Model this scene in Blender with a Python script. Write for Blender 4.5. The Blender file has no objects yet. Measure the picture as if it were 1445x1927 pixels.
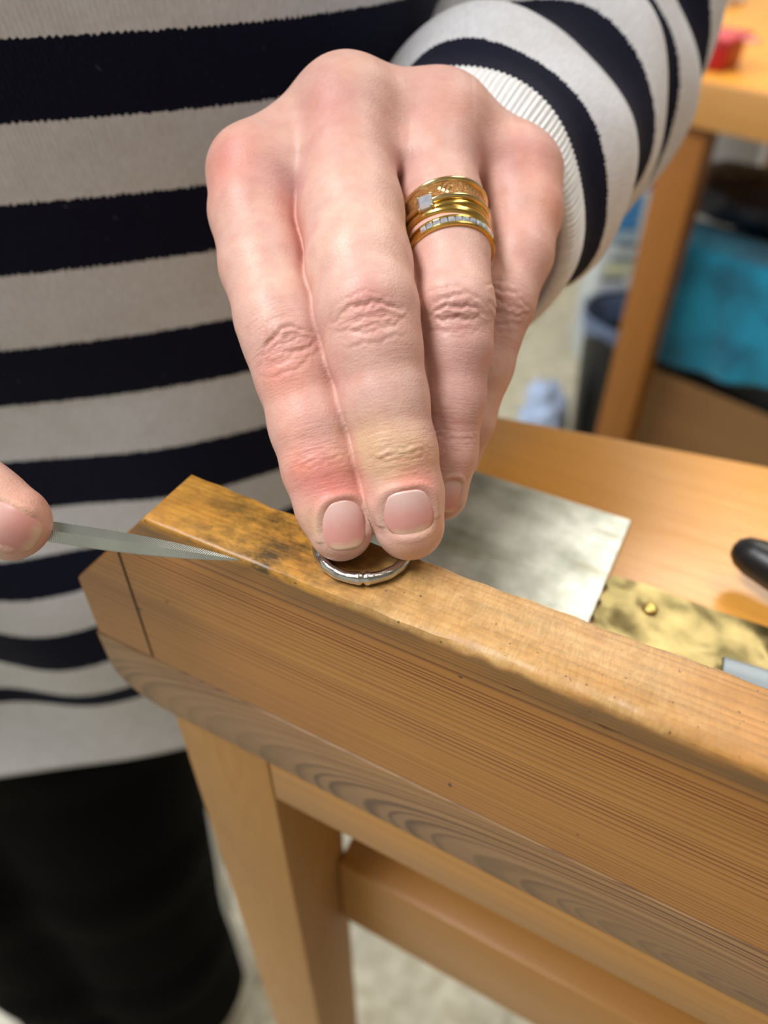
import bpy, bmesh, math, random
import numpy as np
from mathutils import Vector, Matrix

random.seed(7); rng = np.random.default_rng(7)
scene = bpy.context.scene
COL = scene.collection

# ------------------------------------------------------------------ camera, light
CZ = 1.20                       # camera height above the floor
FPX, TH = 1447.0, math.radians(42.4)
c_, s_ = math.cos(TH), math.sin(TH)
cam = bpy.data.cameras.new('camera'); camo = bpy.data.objects.new('camera', cam); COL.objects.link(camo)
cam.sensor_fit = 'HORIZONTAL'; cam.sensor_width = 36.0; cam.lens = 36.0 * FPX / 1445.0
cam.clip_start = 0.01; cam.clip_end = 50
camo.location = (0, 0, CZ); camo.rotation_euler = (math.radians(90) - TH, 0, 0)
cam.dof.use_dof = True; cam.dof.focus_distance = 0.158; cam.dof.aperture_fstop = 12.0
scene.camera = camo
scene.cycles.max_bounces = 6; scene.cycles.diffuse_bounces = 3; scene.cycles.glossy_bounces = 3; scene.cycles.transmission_bounces = 4
w = bpy.data.worlds.new('room_light'); scene.world = w; w.use_nodes = True
w.node_tree.nodes['Background'].inputs[0].default_value = (0.80, 0.90, 1.0, 1)
w.node_tree.nodes['Background'].inputs[1].default_value = 0.0

def area(name, loc, target, size, power, color):
    l = bpy.data.lights.new(name, 'AREA'); l.shape = 'RECTANGLE'; l.size, l.size_y = size
    l.energy = power; l.color = color
    o = bpy.data.objects.new(name, l); COL.objects.link(o); o.location = loc
    o.rotation_euler = (Vector(target) - Vector(loc)).to_track_quat('-Z', 'Y').to_euler()
    return o
area('ceiling_light_far', (0.6, 1.75, 2.6), (0.6, 1.75, 0), (1.2, 0.5), 25, (1.0, 0.95, 0.87))
area('ceiling_light_near', (-0.85, 0.05, 2.6), (-0.85, 0.05, 0), (0.5, 1.2), 44, (0.98, 0.98, 1.0))
area('ceiling_light_left', (-1.6, 1.2, 2.6), (-1.6, 1.2, 0), (0.5, 1.2), 32, (0.74, 0.87, 1.0))
area('ceiling_light_right', (0.8, 0.45, 2.6), (0.8, 0.45, 0), (0.5, 1.2), 11, (1.0, 0.96, 0.9))
vs = scene.view_settings
vs.view_transform = 'Standard'; vs.look = 'None'; vs.exposure = 0.15; vs.gamma = 1.0; vs.use_curve_mapping = False

# ------------------------------------------------------------------ helpers: rays
def ray(u, v):
    x = (u - 722.5) / FPX; y = -(v - 963.5) / FPX
    return np.array([x, c_ + y * s_, -s_ + y * c_])
CAM = np.array([0, 0, CZ])
def P(u, v, t): return CAM + ray(u, v) * t
def onz(u, v, z):
    d = ray(u, v); return CAM + d * ((z - CZ) / d[2])
def ony(u, v, y):
    d = ray(u, v); return CAM + d * (y / d[1])
AX = np.array([-.886, .463, 0]); AX /= np.linalg.norm(AX)   # along the bench beam, to the far left
BX = np.array([-AX[1] * -1, 0, 0]); BX = np.array([.463, .886, 0]); BX /= np.linalg.norm(BX)
BENCH_ROT = math.atan2(-AX[1], -AX[0])
def srgb(h):
    h = h.lstrip('#'); c = [int(h[i:i+2], 16) / 255 for i in (0, 2, 4)]
    return tuple(x / 12.92 if x <= .04045 else ((x + .055) / 1.055) ** 2.4 for x in c) + (1,)

# ------------------------------------------------------------------ helpers: objects
def link(name, me, mat=None, parent=None, smooth=False):
    o = bpy.data.objects.new(name, me); COL.objects.link(o)
    if mat: me.materials.append(mat)
    if parent: o.parent = parent
    if smooth:
        me.polygons.foreach_set('use_smooth', [True] * len(me.polygons))
    return o
def tag(o, label, cat, group=None):
    o['label'] = label; o['category'] = cat
    if group: o['group'] = group
    return o
def empty(name, loc, rz=0):
    o = bpy.data.objects.new(name, None); COL.objects.link(o)
    o.location = loc; o.rotation_euler = (0, 0, rz); o.empty_display_size = .05
    return o
def from_np(name, V, F, mat=None, parent=None, smooth=True):
    me = bpy.data.meshes.new(name); me.from_pydata([tuple(v) for v in V], [], [tuple(f) for f in F]); me.update()
    return link(name, me, mat, parent, smooth)
def box_bm(x0, x1, y0, y1, z0, z1, bev=0, seg=2):
    bm = bmesh.new(); bmesh.ops.create_cube(bm, size=1)
    for v in bm.verts:
        v.co = Vector(((x0+x1)/2 + v.co.x*(x1-x0), (y0+y1)/2 + v.co.y*(y1-y0), (z0+z1)/2 + v.co.z*(z1-z0)))
    if bev: bmesh.ops.bevel(bm, geom=bm.edges[:], offset=bev, segments=seg, profile=.5, affect='EDGES')
    return bm
def bm_obj(name, bm, mat, parent=None, smooth=False):
    me = bpy.data.meshes.new(name); bmesh.ops.recalc_face_normals(bm, faces=bm.faces); bm.to_mesh(me); bm.free()
    o = link(name, me, mat, parent, False)
    if smooth:
        me.polygons.foreach_set('use_smooth', [True]*len(me.polygons)); me.set_sharp_from_angle(angle=math.radians(35))
    return o
def box(name, x0, x1, y0, y1, z0, z1, mat, parent=None, bev=.001, seg=2):
    return bm_obj(name, box_bm(x0, x1, y0, y1, z0, z1, bev, seg), mat, parent, True)
def catmull(pts, n):
    pts = np.array(pts, float); out = []
    q = np.vstack([2*pts[0]-pts[1], pts, 2*pts[-1]-pts[-2]])
    for i in range(len(pts)-1):
        p0, p1, p2, p3 = q[i:i+4]
        for t in np.linspace(0, 1, n, endpoint=False):
            out.append(.5*((2*p1)+(-p0+p2)*t+(2*p0-5*p1+4*p2-p3)*t*t+(-p0+3*p1-3*p2+p3)*t**3))
    out.append(pts[-1]); return np.array(out)
def grid_faces(n, m, close=True):
    F = []
    for i in range(n-1):
        for j in range(m if close else m-1):
            j2 = (j+1) % m
            F.append((i*m+j, i*m+j2, (i+1)*m+j2, (i+1)*m+j))
    return F
def frames(path, up=(0, 0, 1)):
    T = np.gradient(path, axis=0); T /= np.linalg.norm(T, axis=1)[:, None]
    Nn = []; u = np.array(up, float)
    for t in T:
        n = u - t*(u@t); n /= np.linalg.norm(n); Nn.append(n); u = n
    Nn = np.array(Nn); return T, Nn, np.cross(T, Nn)
def tube(name, path, rad, mat, parent=None, m=12, caps=True):
    path = np.array(path, float); rad = np.broadcast_to(np.array(rad, float), (len(path),))
    T, A, B = frames(path, (0.1, 0.2, 1)); th = np.linspace(0, 2*np.pi, m, endpoint=False)
    V = (path[:, None] + rad[:, None, None]*(A[:, None]*np.cos(th)[None, :, None] + B[:, None]*np.sin(th)[None, :, None])).reshape(-1, 3)
    F = grid_faces(len(path), m)
    if caps: F += [tuple(range(m))[::-1], tuple(range((len(path)-1)*m, len(path)*m))]
    return from_np(name, V, F, mat, parent)
def set_uv(me, uv):
    l = me.uv_layers.new(name='UVMap'); idx = np.empty(len(me.loops), dtype=np.int32); me.loops.foreach_get('vertex_index', idx)
    l.data.foreach_set('uv', np.asarray(uv, np.float32)[idx].ravel())

# ------------------------------------------------------------------ helpers: materials
def mk(name, color='#888888', rough=.5, metal=0., **kw):
    m = bpy.data.materials.new(name); m.use_nodes = True; nt = m.node_tree; b = nt.nodes['Principled BSDF']
    b.inputs['Base Color'].default_value = srgb(color) if isinstance(color, str) else color
    b.inputs['Roughness'].default_value = rough; b.inputs['Metallic'].default_value = metal
    for k, v in kw.items(): b.inputs[k.replace('_', ' ')].default_value = v
    return m, nt, b
def N(nt, t, ins=None, **props):
    n = nt.nodes.new(t)
    for k, v in props.items(): setattr(n, k, v)
    for k, v in (ins or {}).items():
        if isinstance(v, bpy.types.NodeSocket): nt.links.new(v, n.inputs[k])
        else: n.inputs[k].default_value = v
    return n
def MA(nt, op, a, b=0., c=None, clamp=False):
    ins = {0: a, 1: b}
    if c is not None: ins[2] = c
    return N(nt, 'ShaderNodeMath', ins, operation=op, use_clamp=clamp).outputs[0]
def MX(nt, f, a, b, blend='MIX'):
    a = srgb(a) if isinstance(a, str) else a; b = srgb(b) if isinstance(b, str) else b
    return N(nt, 'ShaderNodeMix', {0: f, 6: a, 7: b}, data_type='RGBA', blend_type=blend).outputs[2]
def NZ(nt, vec, scale, detail=2., rough=.5, dist=0.):
    return N(nt, 'ShaderNodeTexNoise', {'Vector': vec, 'Scale': scale, 'Detail': detail, 'Roughness': rough, 'Distortion': dist}).outputs[0]
def MP(nt, vec, scale=(1, 1, 1), loc=(0, 0, 0), rot=(0, 0, 0)):
    return N(nt, 'ShaderNodeMapping', {0: vec, 1: loc, 2: rot, 3: scale}).outputs[0]
def RP(nt, fac, stops, interp='LINEAR'):
    n = N(nt, 'ShaderNodeValToRGB', {0: fac}); r = n.color_ramp; r.interpolation = interp
    while len(r.elements) < len(stops): r.elements.new(.5)
    for e, (p, c) in zip(r.elements, stops):
        e.position = p; e.color = (c, c, c, 1) if not isinstance(c, (tuple, str)) else (srgb(c) if isinstance(c, str) else c)
    return n.outputs[0]
def OBJ(nt): return N(nt, 'ShaderNodeTexCoord').outputs['Object']
def BUMP(nt, b, h, strength=.3, dist=.001):
    n = N(nt, 'ShaderNodeBump', {'Height': h, 'Strength': strength, 'Distance': dist})
    nt.links.new(n.outputs[0], b.inputs['Normal'])
def lk(nt, a, b): nt.links.new(a, b)

def wood(name, light, dark, spacing=.0017, pith=(-.05, -.15), axis='X', wobble=.004, contrast=.6, rough=.42,
         tint=None, long=6., extra=None, coat=0., irreg=5., knot=None, bump=.35):
    m, nt, b = mk(name, light, rough)
    co = OBJ(nt)
    if axis == 'Z': co = MP(nt, co, rot=(0, math.radians(90), 0))
    if axis == 'Y': co = MP(nt, co, rot=(0, 0, math.radians(90)))
    warp = MP(nt, co, (long, 28, 28))
    n1 = NZ(nt, warp, 1., 2.); n2 = NZ(nt, MP(nt, co, (long, 28, 28), (7, 3, 1)), 1., 2.)
    sp = N(nt, 'ShaderNodeSeparateXYZ', {0: co})
    y = MA(nt, 'ADD', sp.outputs[1], MA(nt, 'MULTIPLY', MA(nt, 'SUBTRACT', n1, .5), wobble*2))
    z = MA(nt, 'ADD', sp.outputs[2], MA(nt, 'MULTIPLY', MA(nt, 'SUBTRACT', n2, .5), wobble*2))
    y = MA(nt, 'SUBTRACT', y, pith[0]); z = MA(nt, 'SUBTRACT', z, pith[1])
    r = MA(nt, 'SQRT', MA(nt, 'ADD', MA(nt, 'MULTIPLY', y, y), MA(nt, 'MULTIPLY', z, z)))
    if knot:                                    # growth rings cut round a knot: long ovals about its centre
        kx = MA(nt, 'MULTIPLY', MA(nt, 'SUBTRACT', sp.outputs[0], knot[0]), 1/knot[2])
        kz = MA(nt, 'SUBTRACT', MA(nt, 'ADD', z, pith[1]), knot[1])
        r = MA(nt, 'SQRT', MA(nt, 'ADD', MA(nt, 'MULTIPLY', kx, kx), MA(nt, 'MULTIPLY', kz, kz)))
    rv = N(nt, 'ShaderNodeCombineXYZ', {0: r, 1: 0., 2: 0.}).outputs[0]
    irr = NZ(nt, rv, 140., 2.)
    rc = MA(nt, 'ADD', MA(nt, 'MULTIPLY', r, 1/spacing), MA(nt, 'MULTIPLY', irr, irreg))
    fr = MA(nt, 'FRACT', rc)
    line = RP(nt, fr, [(0, 0.), (.45, .12), (.82, 1.), (.94, .9), (1, 0.)])
    amp = RP(nt, NZ(nt, rv, 75., 2.), [(.35, .1), (.62, 1.)])
    fib = NZ(nt, MP(nt, co, (40, 1500, 1500)), 1., 3., .6)
    broad = NZ(nt, rv, 45., 1.)
    col = MX(nt, MA(nt, 'MULTIPLY', broad, .75), light, tint or light)
    col = MX(nt, MA(nt, 'MULTIPLY', MA(nt, 'MULTIPLY', line, amp), contrast), col, dark)
    col = MX(nt, MA(nt, 'MULTIPLY', MA(nt, 'SUBTRACT', fib, .42, clamp=True), .55), col, dark)
    blot = NZ(nt, MP(nt, co, (20, 45, 45)), 1., 3.)
    col = MX(nt, MA(nt, 'MULTIPLY', MA(nt, 'SUBTRACT', blot, .5, clamp=True), .5), col, dark)
    h = MA(nt, 'ADD', MA(nt, 'MULTIPLY', fib, .5), MA(nt, 'MULTIPLY', line, -.25))
    if extra: col, h = extra(nt, b, co, col, h)
    lk(nt, col, b.inputs['Base Color'])
    lk(nt, MA(nt, 'ADD', MA(nt, 'MULTIPLY', fib, .2), rough-.1), b.inputs['Roughness'])
    BUMP(nt, b, h, bump, .0004)
    if coat: b.inputs['Coat Weight'].default_value = coat; b.inputs['Coat Roughness'].default_value = .2
    return m

# ================================================================== THE SETTING
def z_(d): return CZ + d
m, nt, b = mk('floor_vinyl', '#b9b29c', .45)
co = OBJ(nt)
v1 = NZ(nt, co, 38, 4, .6); v2 = NZ(nt, co, 9, 2)
col = MX(nt, RP(nt, v1, [(.35, 0.), (.7, 1.)]), '#a39a80', '#d0c9b4')
col = MX(nt, MA(nt, 'MULTIPLY', RP(nt, v2, [(.4, 0.), (.65, 1.)]), .35), col, '#9c9887')
sp = N(nt, 'ShaderNodeSeparateXYZ', {0: MP(nt, co, rot=(0, 0, .5))})
ln = MA(nt, 'LESS_THAN', MA(nt, 'PINGPONG', sp.outputs[0], .16), .003)
col = MX(nt, MA(nt, 'MULTIPLY', ln, .5), col, '#6f6753')
lk(nt, col, b.inputs['Base Color']); FLOOR = m
o = box('floor', -2.5, 3.0, -2.0, 2.7, -.05, 0, FLOOR, bev=0); o['kind'] = 'structure'
m, nt, b = mk('wall_paint', '#cdcbc4', .7)
BUMP(nt, b, NZ(nt, OBJ(nt), 120, 3), .15, .001); WALL = m
o = box('wall_back', -2.5, 3.0, 2.6, 2.7, 0, 2.7, WALL, bev=0); o['kind'] = 'structure'
for nm, q in (('wall_left', (-2.6, -2.5, -2.0, 2.7)), ('wall_right', (3.0, 3.1, -2.0, 2.7)), ('wall_front', (-2.6, 3.1, -2.1, -2.0))):
    o = box(nm, *q, 0, 2.7, WALL, bev=0); o['kind'] = 'structure'
o = box('ceiling', -2.6, 3.1, -2.1, 2.7, 2.7, 2.75, WALL, bev=0); o['kind'] = 'structure'
o = box('baseboard_back', -2.5, 3.0, 2.585, 2.6, 0, .07, mk('skirting', '#bfb9aa', .5)[0], bev=.003); o['kind'] = 'structure'

# ================================================================== THE WORKBENCH
TOPZ, BOTZ = -.121, -.1815
def beam_wear(nt, b, co, col, h):
    sp = N(nt, 'ShaderNodeSeparateXYZ', {0: co})
    top = RP(nt, MA(nt, 'ADD', MA(nt, 'MULTIPLY', MA(nt, 'SUBTRACT', sp.outputs[2], z_(TOPZ)-.0028), 400.), NZ(nt, co, 180, 2)), [(.55, 0.), (1., 1.)])
    n = NZ(nt, MP(nt, co, (60, 130, 130)), 1., 5., .65)
    sc = NZ(nt, MP(nt, co, (900, 260, 260), rot=(0, 0, .7)), 1., 5., .7, 1.2)
    x = sp.outputs[0]
    worn = RP(nt, x, [(0, 0.), (1, 0.)])
    # filed, paler wood right of the ring, yellow varnish left of it
    w1 = N(nt, 'ShaderNodeMapRange', {0: x, 1: -.075, 2: -.045}, interpolation_type='SMOOTHSTEP').outputs[0]
    w2 = N(nt, 'ShaderNodeMapRange', {0: x, 1: -.005, 2: .03}, interpolation_type='SMOOTHSTEP').outputs[0]
    w = MA(nt, 'MULTIPLY', w1, MA(nt, 'SUBTRACT', 1., MA(nt, 'MULTIPLY', w2, .75)))
    w = MA(nt, 'MULTIPLY', MA(nt, 'MULTIPLY', w, top), RP(nt, n, [(.3, .45), (.6, 1.)]))
    pale = MX(nt, RP(nt, sc, [(.4, 0.), (.65, 1.)]), '#bd9a62', '#d8bb85')
    col = MX(nt, MA(nt, 'MULTIPLY', w, .6), col, pale)
    yel = MA(nt, 'MULTIPLY', MA(nt, 'SUBTRACT', 1., w1), top)
    col = MX(nt, MA(nt, 'MULTIPLY', yel, .42), col, MX(nt, RP(nt, n, [(.35, 0.), (.65, 1.)]), '#b07c26', '#dcab44'))
    # grey filing dust rubbed into the wood around the work spot
    d = MA(nt, 'SUBTRACT', x, -.078)
    g = MA(nt, 'POWER', 2.718, MA(nt, 'MULTIPLY', MA(nt, 'MULTIPLY', d, d), -1/(2*.016**2)))
    g2 = MA(nt, 'ADD', MA(nt, 'MULTIPLY', g, .7), .26)
    dirt = MA(nt, 'MULTIPLY', MA(nt, 'MULTIPLY', g2, top), RP(nt, NZ(nt, MP(nt, co, (110, 190, 190), (3, 1, 5)), 1., 5., .7), [(.4, 0.), (.62, 1.)]))
    col = MX(nt, dirt, col, '#4a3a20')
    spk = RP(nt, NZ(nt, co, 900, 2), [(.70, 0.), (.74, 1.)])
    col = MX(nt, MA(nt, 'MULTIPLY', MA(nt, 'MULTIPLY', spk, top), .7), col, '#2e2618')
    # dark rubbed band below the worn front edge
    fz = N(nt, 'ShaderNodeMapRange', {0: sp.outputs[2], 1: z_(TOPZ)-.012, 2: z_(TOPZ)-.003}, interpolation_type='SMOOTHSTEP').outputs[0]
    rub = MA(nt, 'MULTIPLY', MA(nt, 'MULTIPLY', fz, MA(nt, 'SUBTRACT', 1., top)), RP(nt, NZ(nt, MP(nt, co, (25, 60, 120)), 1., 3.), [(.35, .25), (.65, .9)]))
    col = MX(nt, rub, col, '#6b5233')
    dots = RP(nt, NZ(nt, MP(nt, co, (260, 260, 380), (9, 2, 4)), 1., 0.), [(.86, 0.), (.87, 1.)])
    col = MX(nt, MA(nt, 'MULTIPLY', dots, .8), col, '#3a2814')
    h = MA(nt, 'ADD', h, MA(nt, 'MULTIPLY', MA(nt, 'MULTIPLY', n, top), .9))
    h = MA(nt, 'ADD', h, MA(nt, 'MULTIPLY', MA(nt, 'MULTIPLY', sc, w), .7))
    return col, h
W_BEAM = wood('pine_beam', '#c68d44', '#6c360c', .00125, (-.06, z_(-.33)), 'X', .0011, .9, .40, '#a86722', long=2.5, extra=beam_wear, irreg=7., bump=.2)
W_BOARD = wood('pine_board', '#a98052', '#553520', .0017, (.075, z_(-.185)), 'X', .0016, .85, .45, '#94704e', long=10., irreg=5., knot=(.052, z_(-.2050), 5.), bump=.25)
W_APRON = wood('pine_apron', '#b98747', '#8a5a28', .0022, (.3, z_(-.3)), 'X', .004, .4, .45, '#ab7638')
W_LEG = wood('beech_leg', '#b98a4c', '#8d6130', .0016, (.4, .1), 'Z', .008, .3, .45, '#ad7a3c')
W_RAIL = wood('pine_rail', '#c08a42', '#8a5a2a', .0022, (.5, z_(-.5)), 'X', .004, .3, .4, '#b27c3c')
W_TOP = wood('varnished_top', '#e3a34c', '#c07a28', .006, (.18, z_(-.2)), 'X', .01, .28, .3, '#e09a3c', coat=.2)

bench = empty('workbench', (0, 0, 0), BENCH_ROT)
tag(bench, 'wooden workbench in front with a tall worn pine beam along its edge', 'workbench')

# top beam: swept profile with a worn, scalloped front edge; x = -a
def beam():
    xs = np.concatenate([np.linspace(-.1425, -.1098, 14), np.linspace(-.108, .36, 235)])
    b0, b1 = .0895, .1078; V = []; prof = 13
    for x in xs:
        zt = z_(TOPZ)
        if x < -.1098: zt = z_(TOPZ) - (-.1098 - x)*1.10
        zt0 = zt
        def wn(f, p): return math.sin(x*f+p)
        wear = math.exp(-((x+.012)/.034)**2)
        sc = .0006 + wear*(.0030 + .0006*wn(310, 1) + .0004*wn(720, 2) + .0005*wn(130, .4)) + .00012*wn(500, 0) + .0005*math.exp(-((x+.055)/.02)**2)
        sc2 = .0005 + wear*(.0012 + .0004*wn(260, 3)) + .00010*wn(610, 1)
        far = .0006 + .0002*wn(210, 2) + .00018*wn(640, 0) + .0009*math.exp(-((x+.083)/.006)**2)
        sag = .0004*math.exp(-((x+.05)/.02)**2)
        pts = [(b0, z_(BOTZ)+.0006), (b0, min(z_(BOTZ)+.02, zt-.013)), (b0, zt-.012), (b0, zt-.006), (b0, zt-sc*1.5-.0003), (b0+sc2*.35, zt-sc*.75), (b0+sc2*1.0, zt-sc*.25), (b0+sc2*2.4, zt-sag*.6),
               ((b0+b1)/2, zt-sag), (b1-far*2.2, zt-.0001), (b1-far*.5, zt-far*.4), (b1, zt-far*1.4), (b1, z_(BOTZ)+.0006)]
        V += [(x, q, max(z, z_(BOTZ)+.0005)) for q, z in pts]
    n = len(xs); F = grid_faces(n, prof, True)
    F = [f[::-1] for f in F]
    F += [tuple(range(prof)), tuple(range((n-1)*prof, n*prof))[::-1]]
    o = from_np('top_beam', V, F, W_BEAM, bench); o.data.set_sharp_from_angle(angle=math.radians(40)); return o
tb = beam()
# joint line: a thin dark saw kerf where the end cap of the beam meets it
m, nt, b = mk('dark_joint', '#4a3a26', .8); JOINT = m
box('beam_joint', -.1224, -.1217, .08935, .0899, z_(BOTZ)+.001, z_(-.1345), JOINT, bench, 0)

def profile_prism(name, outline, y0, y1, mat, parent, bev=.0012):
    bm = bmesh.new(); vs_ = [bm.verts.new((x, y0, z)) for x, z in outline]
    f = bm.faces.new(vs_); r = bmesh.ops.extrude_face_region(bm, geom=[f])
    for e in r['geom']:
        if isinstance(e, bmesh.types.BMVert): e.co.y = y1
    bmesh.ops.bevel(bm, geom=[e for e in bm.edges if abs(e.verts[0].co.y-e.verts[1].co.y) < 1e-6], offset=bev, segments=2, profile=.5, affect='EDGES')
    return bm_obj(name, bm, mat, parent, True)
# front board with a rounded lower corner
ol = [(.36, z_(BOTZ)), (-.1440, z_(BOTZ))]
for k in range(9):
    t = k/8*math.pi/2; ol.append((-.1440 + .001 + .021*(1-math.cos(t)), z_(-.1965) - .0130*math.sin(t)))
ol.append((.36, z_(-.2095)))
profile_prism('front_board', ol[::-1], .0893, .1078, W_BOARD, bench, .0004)
box('apron', -.0860, .36, .0897, .1076, z_(-.2325), z_(-.2097), W_APRON, bench, .0008)
box('leg', -.1214, -.0862, .0895, .1270, 0, z_(-.2097), W_LEG, bench, .0012)
box('leg', .315, .350, .0895, .1270, 0, z_(-.2327), W_LEG, bench, .0012)
box('leg', .120, .155, .2150, .2480, 0, z_(-.2055), W_LEG, bench, .0012)
box('leg', .315, .350, .2150, .2480, 0, z_(-.2055), W_LEG, bench, .0012)
box('rail', -.0860, .3148, .1195, .1650, z_(-.4050), z_(-.3420), W_RAIL, bench, .002)
# table top behind the beam: a slab whose back edge runs at an angle
ol = [(-.126, .1080), (.36, .1080), (.36, .320), (.0232, .2672), (-.0791, .2506), (-.1065, .2460)]
bm = bmesh.new(); vv = [bm.verts.new((x, y, z_(-.1835))) for x, y in ol]; f = bm.faces.new(vv)
r = bmesh.ops.extrude_face_region(bm, geom=[f])
for e in r['geom']:
    if isinstance(e, bmesh.types.BMVert): e.co.z = z_(-.2055)
bmesh.ops.bevel(bm, geom=[e for e in bm.edges if abs(e.verts[0].co.z-e.verts[1].co.z) < 1e-6], offset=.0015, segments=2, profile=.5, affect='EDGES')
bm_obj('table_top', bm, W_TOP, bench, True)
TAB = z_(-.1835)

def benchpt(a, b_, z): return -a, b_, z
def onbench(u, v, z):
    p = onz(u, v, z); return -(p@AX), p@BX

# ------------------------------------------------------------------ things on the bench
m, nt, b = mk('zinc_sheet', '#b9bcb2', .38, .85)
co = OBJ(nt); n = NZ(nt, co, 55, 5, .6); n2 = NZ(nt, MP(nt, co, (30, 90, 30), rot=(0, 0, .6)), 1, 4)
col = MX(nt, RP(nt, n, [(.35, 0.), (.65, 1.)]), '#9fa398', '#d4d7ce')
st = RP(nt, NZ(nt, MP(nt, co, (28, 110, 1), (1.3, .4, 0)), 1, 3), [(.60, 0.), (.68, 1.)])
col = MX(nt, MA(nt, 'MULTIPLY', st, .35), col, '#8b7f5c')
lk(nt, col, b.inputs['Base Color']); lk(nt, MA(nt, 'ADD', MA(nt, 'MULTIPLY', n2, .3), .25), b.inputs['Roughness'])
BUMP(nt, b, n2, .12, .001); ZINC = m
pl = box('metal_sheet', -.0950, -.0142, .1090, .2127, TAB+.0001, TAB+.0015, ZINC, None, .0003, 1)
pl.rotation_euler = (0, 0, BENCH_ROT)
tag(pl, 'flat grey metal sheet lying on the bench beside the hand', 'metal sheet')

m, nt, b = mk('hammered_brass', '#b8974a', .3, 1.)
co = OBJ(nt); n = NZ(nt, co, 70, 3, .55, .6)
col = MX(nt, RP(nt, n, [(.35, 0.), (.7, 1.)]), '#6a6140', '#b8a672')
lk(nt, col, b.inputs['Base Color']); lk(nt, MA(nt, 'ADD', MA(nt, 'MULTIPLY', n, .25), .26), b.inputs['Roughness'])
BUMP(nt, b, NZ(nt, co, 150, 3), .2, .001); BRASS = m
nx, ny = 150, 34; V = []
bx0, bx1, by0, by1 = -.0135, .150, .1520, .1838
dents = [(rng.uniform(bx0, bx1), rng.uniform(by0, by1), rng.uniform(.0016, .005), rng.uniform(-.0005, .0005)) for _ in range(260)]
for i in range(nx):
    for j in range(ny):
        x = bx0+(bx1-bx0)*i/(nx-1); y = by0+(by1-by0)*j/(ny-1); z = .0022
        for dx, dy, r_, a_ in dents:
            q = ((x-dx)**2+(y-dy)**2)/r_**2
            if q < 6: z += a_*math.exp(-q)
        if i == 0 or i == nx-1 or j == 0 or j == ny-1: pass
        V.append((x + (.0006*math.sin(y*900) if i == 0 else 0), y, TAB+max(z, .0012)))
F = grid_faces(nx, ny, False); F = [f[::-1] for f in F]
n0 = len(V); V += [(x, y, TAB+.0002) for x, y, z in V]; F += [tuple(n0+k for k in f[::-1]) for f in F]
rim = [i*ny for i in range(nx)] + [(nx-1)*ny+j for j in range(1, ny)] + [i*ny+ny-1 for i in range(nx-2, -1, -1)] + [j for j in range(ny-2, 0, -1)]
for k in range(len(rim)):
    a_, b_ = rim[k], rim[(k+1) % len(rim)]; F.append((a_, b_, n0+b_, n0+a_))
br = from_np('brass_strip', V, F, BRASS); br.rotation_euler = (0, 0, BENCH_ROT); br.data.set_sharp_from_angle(angle=math.radians(60))
tag(br, 'hammered brass strip with a dented shiny surface behind the beam', 'brass strip')
m, nt, b = mk('brass_rivet', '#e0c878', .45, 1.)
rv = bmesh.new(); bmesh.ops.create_uvsphere(rv, u_segments=16, v_segments=10, radius=.0024)
for v in rv.verts: v.co.z *= .5; v.co += Vector((.0010, .1745, TAB+.0028))
bm_obj('rivet', rv, m, br, True)

m, nt, b = mk('brushed_steel', '#7c848a', .42, 1.); BUMP(nt, b, NZ(nt, MP(nt, OBJ(nt), (20, 900, 900)), 1, 2), .1, .001); STEEL = m
sr = box('steel_bar', 0, .150, -.0080, 0, 0, .0013, STEEL, None, .0006, 3)
p_ = -AX*.0235+BX*.1640; sr.location = (p_[0], p_[1], TAB+.0040); sr.rotation_euler = (0, 0, BENCH_ROT+math.radians(5))
tag(sr, 'thin steel bar lying on the brass strip close to the beam', 'steel bar')

# black tool handle entering from the right
m, nt, b = mk('black_plastic', '#1b1c1e', .38); BUMP(nt, b, NZ(nt, OBJ(nt), 400, 2), .08, .001); BLACKP = m
tool = empty('tool', (0, 0, 0)); tag(tool, 'tool with a rounded black plastic handle lying on the bench top', 'tool')
p0 = onz(1385, 1030, TAB+.012); p1 = onz(1520, 1105, TAB+.012)
dv = (p1-p0)/np.linalg.norm(p1-p0)
prof = [(0, .0004), (.0008, .0030), (.003, .0050), (.007, .0062), (.014, .0068), (.03, .0074), (.05, .0078), (.07, .0072), (.085, .0052), (.09, .0042)]
pth = [p0+dv*(x-.001) for x, _ in prof]; rr = [r for _, r in prof]
tube('handle', pth, rr, BLACKP, tool, 24)
tube('shaft', [p0+dv*.089, p0+dv*.15], [.0018, .0016], STEEL, tool, 12)

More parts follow.
